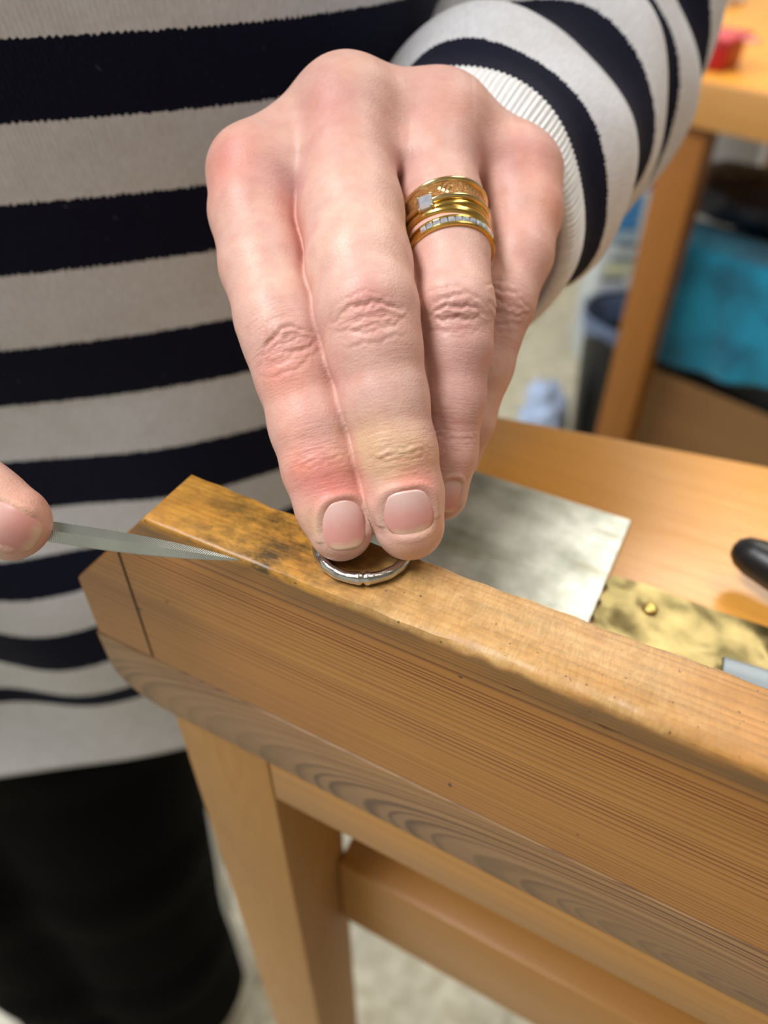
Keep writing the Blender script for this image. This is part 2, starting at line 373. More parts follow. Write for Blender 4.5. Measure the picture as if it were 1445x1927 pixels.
# ================================================================== IMPLICIT SURFACES
def surface_nets(D, origin, h):
    ins = D < 0
    cells = np.zeros(tuple(s-1 for s in D.shape), np.int8)
    corners = [(i, j, k) for i in (0, 1) for j in (0, 1) for k in (0, 1)]
    for (i, j, k) in corners:
        cells += ins[i:ins.shape[0]-1+i, j:ins.shape[1]-1+j, k:ins.shape[2]-1+k]
    idx = np.argwhere((cells > 0) & (cells < 8))
    acc = np.zeros((len(idx), 3)); cnt = np.zeros(len(idx))
    for ca in corners:
        for ax in range(3):
            if ca[ax]: continue
            cb = list(ca); cb[ax] = 1
            a = idx+np.array(ca); b = idx+np.array(cb)
            da = D[a[:, 0], a[:, 1], a[:, 2]]; db = D[b[:, 0], b[:, 1], b[:, 2]]
            m_ = (da < 0) != (db < 0)
            t = np.where(m_, da/np.where(m_, da-db, 1), 0)
            p = np.tile(np.array(ca, float), (len(idx), 1)); p[:, ax] += t
            acc += p*m_[:, None]; cnt += m_
    V = (idx + acc/cnt[:, None])*h + origin
    vid = -np.ones(cells.shape, np.int64); vid[idx[:, 0], idx[:, 1], idx[:, 2]] = np.arange(len(idx))
    Q = []
    for ax in range(3):
        o1, o2 = [(1, 2), (2, 0), (0, 1)][ax]
        sl0 = [slice(None)]*3; sl1 = [slice(None)]*3
        sl0[ax] = slice(0, -1); sl1[ax] = slice(1, None)
        e = ins[tuple(sl0)] != ins[tuple(sl1)]
        ee = np.argwhere(e); ok = (ee[:, o1] > 0) & (ee[:, o2] > 0) & (ee[:, o1] < D.shape[o1]-1) & (ee[:, o2] < D.shape[o2]-1)
        ee = ee[ok]; flip = ins[ee[:, 0], ee[:, 1], ee[:, 2]]
        def g(d1, d2):
            q = ee.copy(); q[:, o1] -= d1; q[:, o2] -= d2; return vid[q[:, 0], q[:, 1], q[:, 2]]
        q = np.stack([g(1, 1), g(0, 1), g(0, 0), g(1, 0)], 1)
        q[~flip] = q[~flip][:, ::-1]; Q.append(q)
    return V, np.concatenate(Q)
def smin(a, b, k):
    h = np.clip(.5+.5*(b-a)/k, 0, 1); return b+(a-b)*h-k*h*(1-h)
def seg(p, a, b, ra, rb):
    ab = b-a; L = ab@ab
    h = np.clip(((p-a)@ab)/L, 0, 1)
    return np.linalg.norm(p-a-h[:, None]*ab, axis=1)-(ra+h*(rb-ra))
def chain(p, pts, k=1.5, pad=9.):
    pts = np.asarray(pts); d = np.full(len(p), pad*.95)
    lo = (pts[:, :3]-pts[:, 3:]).min(0)-pad; hi = (pts[:, :3]+pts[:, 3:]).max(0)+pad
    m_ = np.all((p > lo) & (p < hi), axis=1)
    if not m_.any(): return d
    q = p[m_]; dd = None
    for i in range(len(pts)-1):
        s = seg(q, pts[i, :3], pts[i+1, :3], pts[i, 3], pts[i+1, 3])
        dd = s if dd is None else smin(dd, s, k)
    d[m_] = dd; return d
def polygonise(fn, lo, hi, h, coarse=4, band=None):
    lo = np.array(lo, float); n = (np.ceil((np.array(hi)-lo)/(h*coarse)).astype(int))+1
    g = np.stack(np.meshgrid(*[np.arange(k) for k in n], indexing='ij'), -1).reshape(-1, 3)
    Dc = fn(lo+(g+.5)*h*coarse).reshape(n)
    D = np.repeat(np.repeat(np.repeat(Dc, coarse, 0), coarse, 1), coarse, 2).astype(np.float32)
    band = band or h*coarse*1.25
    near = np.argwhere(np.abs(D) < band)
    out = np.empty(len(near), np.float32)
    for s in range(0, len(near), 400000): out[s:s+400000] = fn((lo+near[s:s+400000]*h).astype(np.float32))
    D[near[:, 0], near[:, 1], near[:, 2]] = out
    return surface_nets(D, lo, h)

# camera-aligned frame in millimetres for laying out the hand (x right, y up, z towards the camera)
RC = np.array([[1, 0, 0], [0, s_, c_], [0, -c_, s_]])     # rows: right, up, back
def CP(u, v, t): return np.array([(u-722.5)/FPX*t, -(v-963.5)/FPX*t, -t])*1000
def to_world(p): return (np.asarray(p)/1000.) @ RC + CAM
def J(u, v, t, hpx): return np.append(CP(u, v, t), hpx*t/FPX*1000)

INDEX = [J(480, 330, .182, 78), J(475, 400, .179, 78), J(495, 500, .174, 78), J(523, 600, .1685, 77), J(538, 645, .167, 76), J(556, 705, .1663, 73), J(585, 800, .1655, 75), J(606, 880, .1650, 72), J(626, 950, .1645, 67), J(641, 995, .1640, 60)]
MIDDLE = [J(655, 215, .185, 92), J(653, 300, .181, 88), J(661, 400, .1745, 96), J(676, 500, .1665, 96), J(691, 585, .162, 94), J(704, 655, .161, 87), J(723, 750, .161, 80), J(745, 850, .1608, 74), J(760, 930, .1612, 71), J(770, 988, .1625, 65)]
RING = [J(825, 240, .191, 84), J(820, 300, .187, 74), J(831, 380, .182, 74), J(844, 470, .176, 74), J(855, 580, .170, 72), J(857, 650, .170, 65), J(850, 750, .172, 60), J(838, 850, .174, 57), J(828, 930, .176, 50)]
PINKY = [J(965, 335, .198, 82), J(984, 400, .194, 71), J(975, 480, .189, 62), J(945, 570, .186, 58), J(910, 690, .187, 52), J(880, 790, .189, 48), J(860, 860, .191, 42)]
THUMB = [J(760, 430, .228, 90), J(655, 600, .215, 80), J(625, 780, .200, 72), J(640, 900, .1885, 58)]
PALM = [
    [J(485, 328, .183, 74), J(790, 345, .238, 95)], [J(655, 222, .187, 82), J(830, 320, .242, 95)],
    [J(828, 245, .192, 78), J(880, 330, .245, 95)], [J(962, 335, .199, 74), J(930, 370, .245, 90)],
    [J(480, 327, .1875, 79), J(650, 224, .1905, 91)], [J(655, 222, .1905, 91), J(828, 243, .1965, 89)], [J(828, 243, .1965, 89), J(962, 336, .203, 83)],
    [J(545, 360, .186, 40), J(572, 450, .182, 26)], [J(560, 430, .205, 60), J(920, 450, .215, 60)], [J(700, 380, .212, 110), J(880, 390, .225, 110)],
    [J(870, 350, .243, 115), J(905, 320, .275, 118)], 
]
def web(A, B, v0, v1, depth=1.2, r=4., n=9):
    """soft tissue closing the slot between two fingers that press together"""
    A, B = np.array(A), np.array(B); out = []
    for y in np.linspace((963.5-v0)/FPX*165, (963.5-v1)/FPX*165, n):
        f = lambda C, k: np.interp(-y, -C[:, 1], C[:, k])
        pa, pb = np.array([f(A, k) for k in (0, 1, 2, 3)]), np.array([f(B, k) for k in (0, 1, 2, 3)])
        m_ = (pa[:3]+pa[3]/(pa[3]+pb[3])*(pb[:3]-pa[:3])); out.append(np.append(m_-np.array([0, 0, depth]), r))
    return out
WEBS = [web(INDEX, MIDDLE, 400, 960, 3.6, 2.4), web(MIDDLE, RING, 330, 900, 2.6, 2.4), web(RING, PINKY, 330, 820, 2.6, 2.4)]
def hand_sdf(p):
    palm = None
    for c in PALM:
        d = chain(p, c, 1.); palm = d if palm is None else smin(palm, d, 5.)
    palm = smin(palm, chain(p, THUMB, 2.), 6.)
    out = None
    for f, y0 in ((INDEX, 0), (MIDDLE, 75.), (RING, 81.), (PINKY, 85.)):
        d = chain(p, f, 2.2)
        if out is None: out = d; continue
        w_ = np.clip((p[:, 1]-y0+4)/8, 0, 1); w_ = w_*w_*(3-2*w_)          # webbed near the knuckles, a sharp fold below
        out = smin(out, d, 1.1+6*w_)
    for wb_ in WEBS: out = smin(out, chain(p, wb_, 1.5), .9)
    return smin(out, palm, 6.5)
def hit(fn, o, d, tmax=60.):
    t = 0.
    for _ in range(80):
        v = float(fn((o+d*t)[None])[0])
        if abs(v) < .005 or t > tmax: break
        t += v*.9
    return o+d*t
def grad(fn, p, e=.15):
    p = np.atleast_2d(p)
    g = np.stack([fn(p+np.eye(3)[i]*e)-fn(p-np.eye(3)[i]*e) for i in range(3)], 1)
    return g/np.maximum(np.linalg.norm(g, axis=1), 1e-9)[:, None]
def cam_hit(fn, u, v, t0=.12):
    o = CP(u, v, t0); d = CP(u, v, 1.)-CP(u, v, .5); d /= np.linalg.norm(d); return hit(fn, o, d, 120.)

def cam_hits(fn, uv, t0=.12):
    o = np.array([CP(u, v, t0) for u, v in uv]); d = np.array([CP(u, v, 1.) for u, v in uv]); d /= np.linalg.norm(d, axis=1)[:, None]
    t = np.zeros(len(uv))
    for _ in range(60): t = np.minimum(t+fn(o+d*t[:, None])*.9, 130.)
    return o+d*t[:, None]

class Nail:
    """a nail plate frame on a finger: centre, length direction (towards the tip), width direction, normal"""
    def __init__(s, fn, u, v, u2, v2, wpx, tdepth, lean=None):
        s.fn = fn; s.c = cam_hit(fn, u, v)
        tip = cam_hit(fn, u2, v2)
        s.n = grad(fn, s.c)[0]
        if lean is not None: s.n = s.n+np.array(lean); s.n /= np.linalg.norm(s.n)
        l = CP(u2, v2, tdepth)-CP(u, v, tdepth); l -= s.n*(l@s.n)
        s.hl = np.linalg.norm(CP(u2, v2, tdepth)-CP(u, v, tdepth)); s.l = l/np.linalg.norm(l)
        s.w = np.cross(s.l, s.n); s.hw = wpx*tdepth/FPX*1000/2
    def coords(s, V):
        q = V-s.c; return (q@s.w)/s.hw, (q@s.l)/s.hl, q@s.n
    def edist(s, x, y):
        p = np.where(y > 0, 3.2, 2.6)
        return (np.abs(x)**p+np.abs(y)**p)**(1/p)

def taubin(V, F, it=3, lam=.5):
    n = len(V)
    for _ in range(it):
        for l in (lam, -lam*1.02):
            s = np.zeros_like(V); c = np.zeros(n)
            for k in range(4):
                a, b_ = F[:, k], F[:, (k+1) % 4]
                for x, y in ((a, b_), (b_, a)):
                    for d in range(3): s[:, d] += np.bincount(x, V[y, d], n)
                    c += np.bincount(x, minlength=n)
            V = V+l*(s/c[:, None]-V)
    return V

# ------------------------------------------------------------------ skin
def skin_mat():
    m, nt, b = mk('skin', '#d6a48e', .46)
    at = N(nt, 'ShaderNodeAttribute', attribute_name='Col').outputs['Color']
    fc = N(nt, 'ShaderNodeAttribute', attribute_name='fc').outputs['Vector']     # finger coordinates in mm
    wr = N(nt, 'ShaderNodeAttribute', attribute_name='wr').outputs['Fac']
    co = OBJ(nt)
    mot = NZ(nt, co, 260, 4, .6)
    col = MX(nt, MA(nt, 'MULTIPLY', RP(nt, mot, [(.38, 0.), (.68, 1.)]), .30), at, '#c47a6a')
    mot2 = NZ(nt, co, 120, 3, .6)
    col = MX(nt, MA(nt, 'MULTIPLY', RP(nt, mot2, [(.42, 0.), (.66, 1.)]), .16), col, '#a98a9a')
    lines = NZ(nt, MP(nt, fc, (.22, 1.5, .4)), 1., 4., .6, .35)
    lk(nt, MX(nt, MA(nt, 'MULTIPLY', MA(nt, 'MULTIPLY', wr, RP(nt, lines, [(.35, 1.), (.5, 0.)])), .38), col, '#a05848'), b.inputs['Base Color'])
    pores = N(nt, 'ShaderNodeTexVoronoi', {'Vector': MP(nt, co, (1, 1, 1.4)), 'Scale': 1500., 'Randomness': 1.}).outputs[0]
    h = MA(nt, 'ADD', MA(nt, 'MULTIPLY', pores, .22), MA(nt, 'MULTIPLY', MA(nt, 'MULTIPLY', lines, wr), .9))
    h = MA(nt, 'ADD', h, MA(nt, 'MULTIPLY', lines, .17))
    BUMP(nt, b, h, .5, .0004)
    b.inputs['Specular IOR Level'].default_value = .42
    lk(nt, MA(nt, 'ADD', MA(nt, 'MULTIPLY', pores, .14), .40), b.inputs['Roughness'])
    return m
SKIN = skin_mat()
def nail_mat():
    m, nt, b = mk('nail', '#e0b0a6', .28)
    uv = N(nt, 'ShaderNodeTexCoord').outputs['UV']
    sp = N(nt, 'ShaderNodeSeparateXYZ', {0: uv})
    n = NZ(nt, MP(nt, uv, (3, 2, 1)), 1.4, 3)
    yy = MA(nt, 'ADD', sp.outputs[1], MA(nt, 'MULTIPLY', MA(nt, 'SUBTRACT', n, .5), .25))
    col = RP(nt, yy, [(0., '#e0bfb6'), (.25, '#dcb2aa'), (.55, '#da9c94'), (.80, '#d9988c'), (.90, '#dcb096'), (1., '#dcc2a0')])
    lk(nt, col, b.inputs['Base Color'])
    st = NZ(nt, MP(nt, uv, (60, 1.2, 1)), 1., 2)
    BUMP(nt, b, st, .12, .0003)
    b.inputs['Coat Weight'].default_value = .25; b.inputs['Coat Roughness'].default_value = .18
    return m
NAIL = nail_mat()

def finger_coords(V, fingers):
    """for each vertex: lateral mm, along mm, and finger index of the nearest finger polyline"""
    best = np.full(len(V), 1e9); s_out = np.zeros(len(V)); w_out = np.zeros(len(V)); fi = np.zeros(len(V), int)
    for k, f in enumerate(fingers):
        f = np.asarray(f); acc = 0.
        for i in range(len(f)-1):
            a, b_ = f[i, :3], f[i+1, :3]; ab = b_-a; L = np.linalg.norm(ab)
            h = np.clip(((V-a)@ab)/L**2, 0, 1); q = V-a-h[:, None]*ab
            d = np.linalg.norm(q, axis=1)-(f[i, 3]+h*(f[i+1, 3]-f[i, 3]))
            m_ = d < best
            side = np.cross(ab/L, np.array([0, 0, 1.])); side /= np.linalg.norm(side)
            best[m_] = d[m_]; s_out[m_] = acc+h[m_]*L+k*200; w_out[m_] = (q@side)[m_]; fi[m_] = k
            acc += L
    return w_out, s_out, fi

def crease(V, Nrm, fn, u, v, u2, v2, arcs, tdepth):
    """arcs: (along offset mm, curvature, half width mm, depth mm, sigma mm) across a joint whose finger runs from (u,v) to (u2,v2)"""
    c = cam_hit(fn, u, v); n = grad(fn, c)[0]
    l = CP(u2, v2, tdepth)-CP(u, v, tdepth); l -= n*(l@n); l /= np.linalg.norm(l); w_ = np.cross(l, n)
    q = V-c; near = (np.linalg.norm(q, axis=1) < 16) & (Nrm@n > .1)
    x = q@w_; y = q@l; d = np.zeros(len(V))
    for off, cur, hw, dep, sg in arcs:
        x0 = 1.6*math.sin(off*2.7+u*.01); yy = y-off-cur*(x-x0)**2+.30*np.sin(x*1.1+off)+.16*np.sin(x*2.9-off*2)
        d -= dep*np.exp(-(yy/sg)**2)*np.exp(-(np.abs(x)/hw)**4)
        d += dep*.45*np.exp(-((yy-1.5*sg*np.sign(cur if cur else 1))/(sg*1.3))**2)*np.exp(-(np.abs(x)/hw)**4)
    d[~near] = 0; return d, np.exp(-(np.linalg.norm(q, axis=1)/8.)**2)*near

def build_hand(name, fn, lo, hi, h, fingers, nails, creases, tints, base, fold=None):
    V, F = polygonise(fn, lo, hi, h)
    V = taubin(V, F, 4)
    Nrm = grad(fn, V, .25)
    disp = np.zeros(len(V)); wr = np.zeros(len(V))
    for cr in creases:
        d, m_ = crease(V, Nrm, fn, *cr); disp += d; wr = np.maximum(wr, m_)
    for nl in nails:
        x, y, z = nl.coords(V); e = nl.edist(x, y); on = (z > -6) & (Nrm@nl.n > .05) & (np.abs(z) < 9)
        d = np.where(e < 1, -.35, 0)+.42*np.exp(-((e-1.17)/.13)**2)*np.where(y > .55, .25, 1)+np.where(e < 1, .25*np.exp(-((e-1.)/.1)**2), 0)
        fade = np.clip((Nrm@nl.n-.05)/.4, 0, 1); disp += np.where(on, d, 0)*fade*fade*(3-2*fade)
    V = V+Nrm*disp[:, None]
    col = np.tile(np.array(base), (len(V), 1))
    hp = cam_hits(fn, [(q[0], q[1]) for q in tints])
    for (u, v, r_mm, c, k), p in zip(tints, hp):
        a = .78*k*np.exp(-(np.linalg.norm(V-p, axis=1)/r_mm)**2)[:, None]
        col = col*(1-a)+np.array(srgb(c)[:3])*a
    for nl in nails:                                        # dry cuticle rim
        x, y, z = nl.coords(V); e = nl.edist(x, y); on = (np.abs(z) < 6) & (Nrm@nl.n > .05)
        a = np.where(on, .5*np.exp(-((e-1.12)/.07)**2), 0)[:, None]*(np.where(y < .6, 1, .4)[:, None])
        col = col*(1-a)+np.array(srgb('#d8b9a4')[:3])*a
    w_c, s_c, fi = finger_coords(V, fingers)
    return V, F, col, wr, np.stack([w_c, s_c, fi*7.], 1)
def nail_mesh(nl, parent, thick=.35, nx=17, ny=21):
    pts = []; uv = []
    for j in range(ny):
        for i in range(nx):
            a, b_ = -1+2*i/(nx-1), -1+2*j/(ny-1)
            # squircle map of the square onto the plate outline
            e = nl.edist(np.array([a]), np.array([b_]))[0]; mx = max(abs(a), abs(b_))
            k = 1. if e < 1e-6 else mx/e
            a2, b2 = a*k*.985, b_*k*.985
            pts.append(nl.c+nl.w*a2*nl.hw+nl.l*b2*nl.hl); uv.append((a2*.5+.5, b2*.5+.5))
    pts = np.array(pts); surf = []
    cur = np.zeros(len(pts)); p = pts+nl.n*4
    for _ in range(50):
        d = nl.fn(p); p = p-nl.n*d[:, None]*.8
    hgt = (p-pts)@nl.n
    uv = np.array(uv); x = uv[:, 0]*2-1; y = uv[:, 1]*2-1
    # plate: a smooth transverse arch fitted to the finger surface
    A = np.stack([np.ones_like(x), x, y, x*x, y*y, x*y], 1); cf = np.linalg.lstsq(A, hgt, rcond=None)[0]
    fit = A@cf
    top = pts+nl.n*(fit-.10)[:, None]; bot = top-nl.n*(thick+.25)
    V = np.vstack([top, bot]); n0 = len(top)
    F = grid_faces(ny, nx, False); F = F+[tuple(n0+q for q in f[::-1]) for f in F]
    rim = [i for i in range(nx)]+[j*nx+nx-1 for j in range(1, ny)]+[(ny-1)*nx+i for i in range(nx-2, -1, -1)]+[j*nx for j in range(ny-2, 0, -1)]
    for k in range(len(rim)):
        a, b_ = rim[k], rim[(k+1) % len(rim)]; F.append((b_, a, n0+a, n0+b_))
    o = from_np('fingernail', to_world(V), F, NAIL, parent); set_uv(o.data, np.vstack([uv, uv])); return o

# ================================================================== THE PERSON
PL = Vector((-.26, .36, 0))
person = empty('person', PL)
tag(person, 'person in navy and white striped sweater pressing a silver ring on the beam', 'person')
def adopt(o, parent, loc):
    o.parent = parent; o.matrix_parent_inverse = Matrix.Translation(-Vector(loc)); return o

N_INDEX = Nail(hand_sdf, 650, 988, 658, 1036, 86, .156)
N_MIDDLE = Nail(hand_sdf, 770, 968, 778, 1012, 96, .156)
N_RING = Nail(hand_sdf, 849, 935, 846, 970, 46, .168, lean=(.1, 0, 0))
big = [(-2.8, .06, 6.5, .50, .50), (-1.0, .035, 6, .40, .42), (.6, .0, 5, .25, .36), (2.1, -.022, 6.5, .34, .42), (3.8, -.03, 7, .22, .42), (-5.0, .05, 6.5, .20, .45), (5.6, -.03, 7, .16, .45)]
small = [(-.9, .006, 6, .14, .35), (.3, -.004, 6.5, .18, .35), (1.4, -.01, 5.5, .12, .35)]
def vary(q, k): return [(a+.5*math.sin(k+i*2.3), c*(1+.5*math.sin(k*2+i)), h*(1+.2*math.sin(k*3+i*1.7)), d*(.85+.35*math.sin(k*1.3+i*3.1)), s) for i, (a, c, h, d, s) in enumerate(q)]
CREASES = [(530, 645, 556, 705, [(a, c, h*.85, d*.9, s) for a, c, h, d, s in vary(big, 1)], .155), (694, 592, 710, 665, vary(big, 2), .155),
           (858, 585, 857, 650, [(a, c, h*.85, d*1.3, s*1.1) for a, c, h, d, s in vary(big, 4)], .163), (950, 575, 930, 640, [(a, c, h*.8, d*.9, s) for a, c, h, d, s in vary(big, 5)], .18),
           (604, 862, 616, 915, small, .155), (752, 852, 762, 915, [(a, c, h, d*1.3, s) for a, c, h, d, s in small], .155), (850, 820, 842, 880, small, .168)]
TINTS = [
    (545, 335, 6, '#b9949c', .5), (742, 290, 5, '#b9949c', .45), (893, 280, 5, '#b9949c', .45), (690, 470, 9, '#e2bda8', .4), (650, 380, 9, '#e4c2ae', .4), (500, 560, 8, '#e0b8a4', .35),  # purplish veins and bluish shading between the knuckles put into the skin colour
    (430, 300, 9, '#d87468', .75), (610, 180, 7, '#c96a62', .6), (640, 230, 8, '#cf8076', .35), (830, 190, 12, '#d88a7c', .45), (1000, 290, 10, '#d87f72', .6), (1045, 390, 6, '#dc8a6a', .6),
    (545, 400, 6, '#d07a70', .45), (560, 460, 5, '#d0786c', .45),
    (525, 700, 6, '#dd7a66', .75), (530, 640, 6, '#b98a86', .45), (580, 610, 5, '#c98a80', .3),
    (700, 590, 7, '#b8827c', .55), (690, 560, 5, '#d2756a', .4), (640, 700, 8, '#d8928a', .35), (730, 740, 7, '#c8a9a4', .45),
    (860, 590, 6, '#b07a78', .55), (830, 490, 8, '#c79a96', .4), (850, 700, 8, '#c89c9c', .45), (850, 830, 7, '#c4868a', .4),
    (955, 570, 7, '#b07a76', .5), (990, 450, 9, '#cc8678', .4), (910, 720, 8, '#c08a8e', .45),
    (560, 800, 6, '#e0907c', .4), (590, 900, 6.5, '#dc6c5c', .8), (640, 920, 6, '#d8645c', .7), (560, 880, 4, '#e08a70', .5),
    (690, 830, 5.5, '#cfb07c', .65), (750, 850, 6.5, '#c9a878', .75), (800, 870, 4, '#d49a5c', .5), (720, 880, 5, '#d9bd95', .6),
    (760, 920, 4, '#d46a66', .7), (800, 910, 3.5, '#d46a66', .55), (820, 1000, 4, '#e0a070', .6), (770, 1040, 4, '#dfa67c', .6), (590, 980, 4, '#dcbc8c', .6), (650, 1046, 4, '#c98a80', .5),
]
BASE = srgb('#dcb2a1')[:3]
allp = np.vstack([np.vstack(f) for f in (INDEX, MIDDLE, RING, PINKY, THUMB)]+[np.vstack(c) for c in PALM])
lo = (allp[:, :3]-allp[:, 3:]).min(0)-3; hi = (allp[:, :3]+allp[:, 3:]).max(0)+3
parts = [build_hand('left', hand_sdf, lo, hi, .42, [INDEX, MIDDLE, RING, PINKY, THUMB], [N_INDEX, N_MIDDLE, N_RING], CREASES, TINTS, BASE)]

# right hand, holding the file between thumb and bent index finger (mostly beyond the left edge)
R_THUMB = [J(-330, 760, .172, 105), J(-200, 820, .165, 92), J(-105, 893, .160, 84), J(-35, 952, .158, 80), J(22, 982, .158, 72)]
R_INDEX = [J(-420, 900, .195, 95), J(-250, 800, .200, 80), J(-110, 930, .186, 66), J(-60, 985, .178, 58), J(25, 1012, .1715, 44)]
R_MID = [J(-440, 960, .195, 90), J(-230, 1020, .205, 75), J(-170, 1100, .190, 68), J(-280, 1110, .175, 60)]
R_RINGF = [J(-460, 1030, .195, 85), J(-270, 1120, .205, 72), J(-220, 1190, .190, 62), J(-320, 1190, .175, 56)]
R_PINK = [J(-480, 1090, .195, 75), J(-330, 1200, .203, 62), J(-280, 1255, .19, 54), J(-360, 1250, .178, 48)]
R_PALM = [[J(-420, 900, .197, 92), J(-700, 880, .225, 120)], [J(-440, 980, .197, 95), J(-700, 930, .225, 120)], [J(-480, 1070, .197, 85), J(-720, 960, .225, 110)],
          [J(-330, 760, .174, 100), J(-680, 880, .215, 120)], [J(-700, 910, .225, 130), J(-880, 880, .253, 135)]]
def rhand_sdf(p):
    palm = None
    for c in R_PALM:
        d = chain(p, c, 1.); palm = d if palm is None else smin(palm, d, 5.)
    out = palm
    for f in (R_THUMB, R_INDEX, R_MID, R_RINGF, R_PINK): out = smin(out, smin(chain(p, f, 2.5), palm, 4.), .4)
    return out
N_THUMB = Nail(rhand_sdf, 12, 992, 66, 1022, 80, .148)
allp = np.vstack([np.vstack(f) for f in (R_THUMB, R_INDEX, R_MID, R_RINGF, R_PINK)]+[np.vstack(c) for c in R_PALM])
lo = (allp[:, :3]-allp[:, 3:]).min(0)-3; hi = (allp[:, :3]+allp[:, 3:]).max(0)+3
parts.append(build_hand('right', rhand_sdf, lo, hi, .9, [R_THUMB, R_INDEX, R_MID, R_RINGF, R_PINK], [N_THUMB], [],
                        [(60, 960, 8, '#e8a888', .4), (20, 930, 8, '#e6aa90', .4), (70, 1030, 6, '#d8826c', .5)], BASE, None))
# arms and trunk under the clothes, in the same body mesh
def mmc(p): return (np.asarray(p)-CAM)@RC.T*1000
def WJ(x, y, z, r): return np.append(mmc((x, y, z_(z))), r*1000)
pw = to_world(J(893, 333, .262, 1)[:3]); pr = to_world(J(-860, 885, .25, 1)[:3])
TRUNK = [
    [np.append(mmc(pw), 30), WJ(.085, .43, -.06, .038), WJ(.03, .43, .17, .045), WJ(-.10, .40, .22, .06)],
    [np.append(mmc(pr), 27), WJ(-.46, .40, -.05, .036), WJ(-.42, .42, .16, .045), WJ(-.30, .40, .22, .06)],
    [WJ(-.20, .40, .20, .07), WJ(-.22, .39, -.05, .11), WJ(-.24, .39, -.30, .11), WJ(-.26, .39, -.45, .11)],
    [WJ(-.30, .40, .15, .08), WJ(-.30, .39, -.1, .09), WJ(-.31, .39, -.4, .10)], [WJ(-.12, .40, .15, .08), WJ(-.14, .39, -.1, .09), WJ(-.18, .39, -.4, .10)],
    [WJ(-.20, .41, .2, .06), WJ(-.20, .41, .34, .055)]]
def trunk_sdf(p):
    o = None
    for c in TRUNK:
        d = chain(p, c, 20., 70.); o = d if o is None else smin(o, d, 25.)
    return o
allp = np.vstack([np.vstack(c) for c in TRUNK]); lo = (allp[:, :3]-allp[:, 3:]).min(0)-15; hi = (allp[:, :3]+allp[:, 3:]).max(0)+15
V, F = polygonise(trunk_sdf, lo, hi, 8., 4, 60.)
parts.append((V, F, np.tile(np.array(BASE), (len(V), 1)), np.zeros(len(V)), np.zeros((len(V), 3))))
Vs, Fs, n0 = [], [], 0
for p_ in parts: Vs.append(p_[0]); Fs.append(p_[1]+n0); n0 += len(p_[0])
V = to_world(np.vstack(Vs)); F = np.concatenate(Fs)
me = bpy.data.meshes.new('body')
me.vertices.add(len(V)); me.vertices.foreach_set('co', V.astype(np.float32).ravel())
me.loops.add(F.size); me.loops.foreach_set('vertex_index', F.astype(np.int32).ravel())
me.polygons.add(len(F)); me.polygons.foreach_set('loop_start', np.arange(0, F.size, 4, dtype=np.int32))
me.update(calc_edges=True); me.validate()
body = link('body', me, SKIN, None, True); adopt(body, person, PL)
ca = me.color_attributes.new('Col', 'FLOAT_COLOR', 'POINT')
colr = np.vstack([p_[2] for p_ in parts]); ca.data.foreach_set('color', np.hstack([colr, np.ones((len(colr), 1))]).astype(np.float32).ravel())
at = me.attributes.new('wr', 'FLOAT', 'POINT'); at.data.foreach_set('value', np.concatenate([p_[3] for p_ in parts]).astype(np.float32))
at = me.attributes.new('fc', 'FLOAT_VECTOR', 'POINT'); at.data.foreach_set('vector', np.vstack([p_[4] for p_ in parts]).astype(np.float32).ravel())
for nl in (N_INDEX, N_MIDDLE, N_RING, N_THUMB):
    nail_mesh(nl, body)

# ------------------------------------------------------------------ sweater
def knit(name, striped=True, white='#e4e6ec', navy='#080b24'):
    m, nt, b = mk(name, white, .85)
    uv = N(nt, 'ShaderNodeTexCoord').outputs['UV']; sp = N(nt, 'ShaderNodeSeparateXYZ', {0: uv})
    x, y = sp.outputs[0], sp.outputs[1]
    co = OBJ(nt)
    fz = NZ(nt, co, 700, 3, .6); fz2 = NZ(nt, MP(nt, uv, (900, 8, 1)), 1, 2)
    pill = NZ(nt, co, 90, 3)
    wcol = MX(nt, MA(nt, 'MULTIPLY', RP(nt, fz2, [(.35, 0.), (.65, 1.)]), .35), white, '#c8c6c8')
    wcol = MX(nt, MA(nt, 'MULTIPLY', RP(nt, pill, [(.45, 0.), (.7, 1.)]), .2), wcol, '#c2bab4')
    ncol = MX(nt, RP(nt, fz, [(.5, 0.), (.8, .5)]), navy, '#181d38')
    lint = RP(nt, NZ(nt, MP(nt, uv, (420, 6, 1), (2, 7, 0)), 1, 1, .5, 1.), [(.76, 0.), (.80, .35)])
    ncol = MX(nt, lint, ncol, '#7a7c8c')
    jag = MA(nt, 'MULTIPLY', MA(nt, 'PINGPONG', x, .0008), 36.)
    yy = MA(nt, 'ADD', MA(nt, 'ADD', y, jag), MA(nt, 'MULTIPLY', MA(nt, 'SUBTRACT', fz, .5), .10))
    fr = MA(nt, 'FRACT', MA(nt, 'MULTIPLY', yy, .5))
    st = MA(nt, 'LESS_THAN', fr, .5)
    lk(nt, MX(nt, st, wcol, ncol) if striped else wcol, b.inputs['Base Color'])
    col = MA(nt, 'PINGPONG', x, .0006)
    h = MA(nt, 'ADD', MA(nt, 'MULTIPLY', col, 700.), MA(nt, 'MULTIPLY', fz, .8))
    BUMP(nt, b, h, .35, .0006)
    b.inputs['Sheen Weight'].default_value = .03; b.inputs['Sheen Roughness'].default_value = .5
    b.inputs['Specular IOR Level'].default_value = .2
    return m
KNIT = knit('striped_knit'); RIB = knit('ribbed_knit', False, '#f0f0f0')
bnd = [-.0444, -.066, -.0902, -.114, -.1426, -.169, -.198, -.226, -.252, -.2755, -.2986, -.3254, -.352, -.364]
zz = np.array([.25]+bnd+[-.430]); vv_ = np.array([-13.]+list(range(14))+[13.93])
def stripe_v(d): return np.interp(-d, -zz, vv_)
HEM = -.420
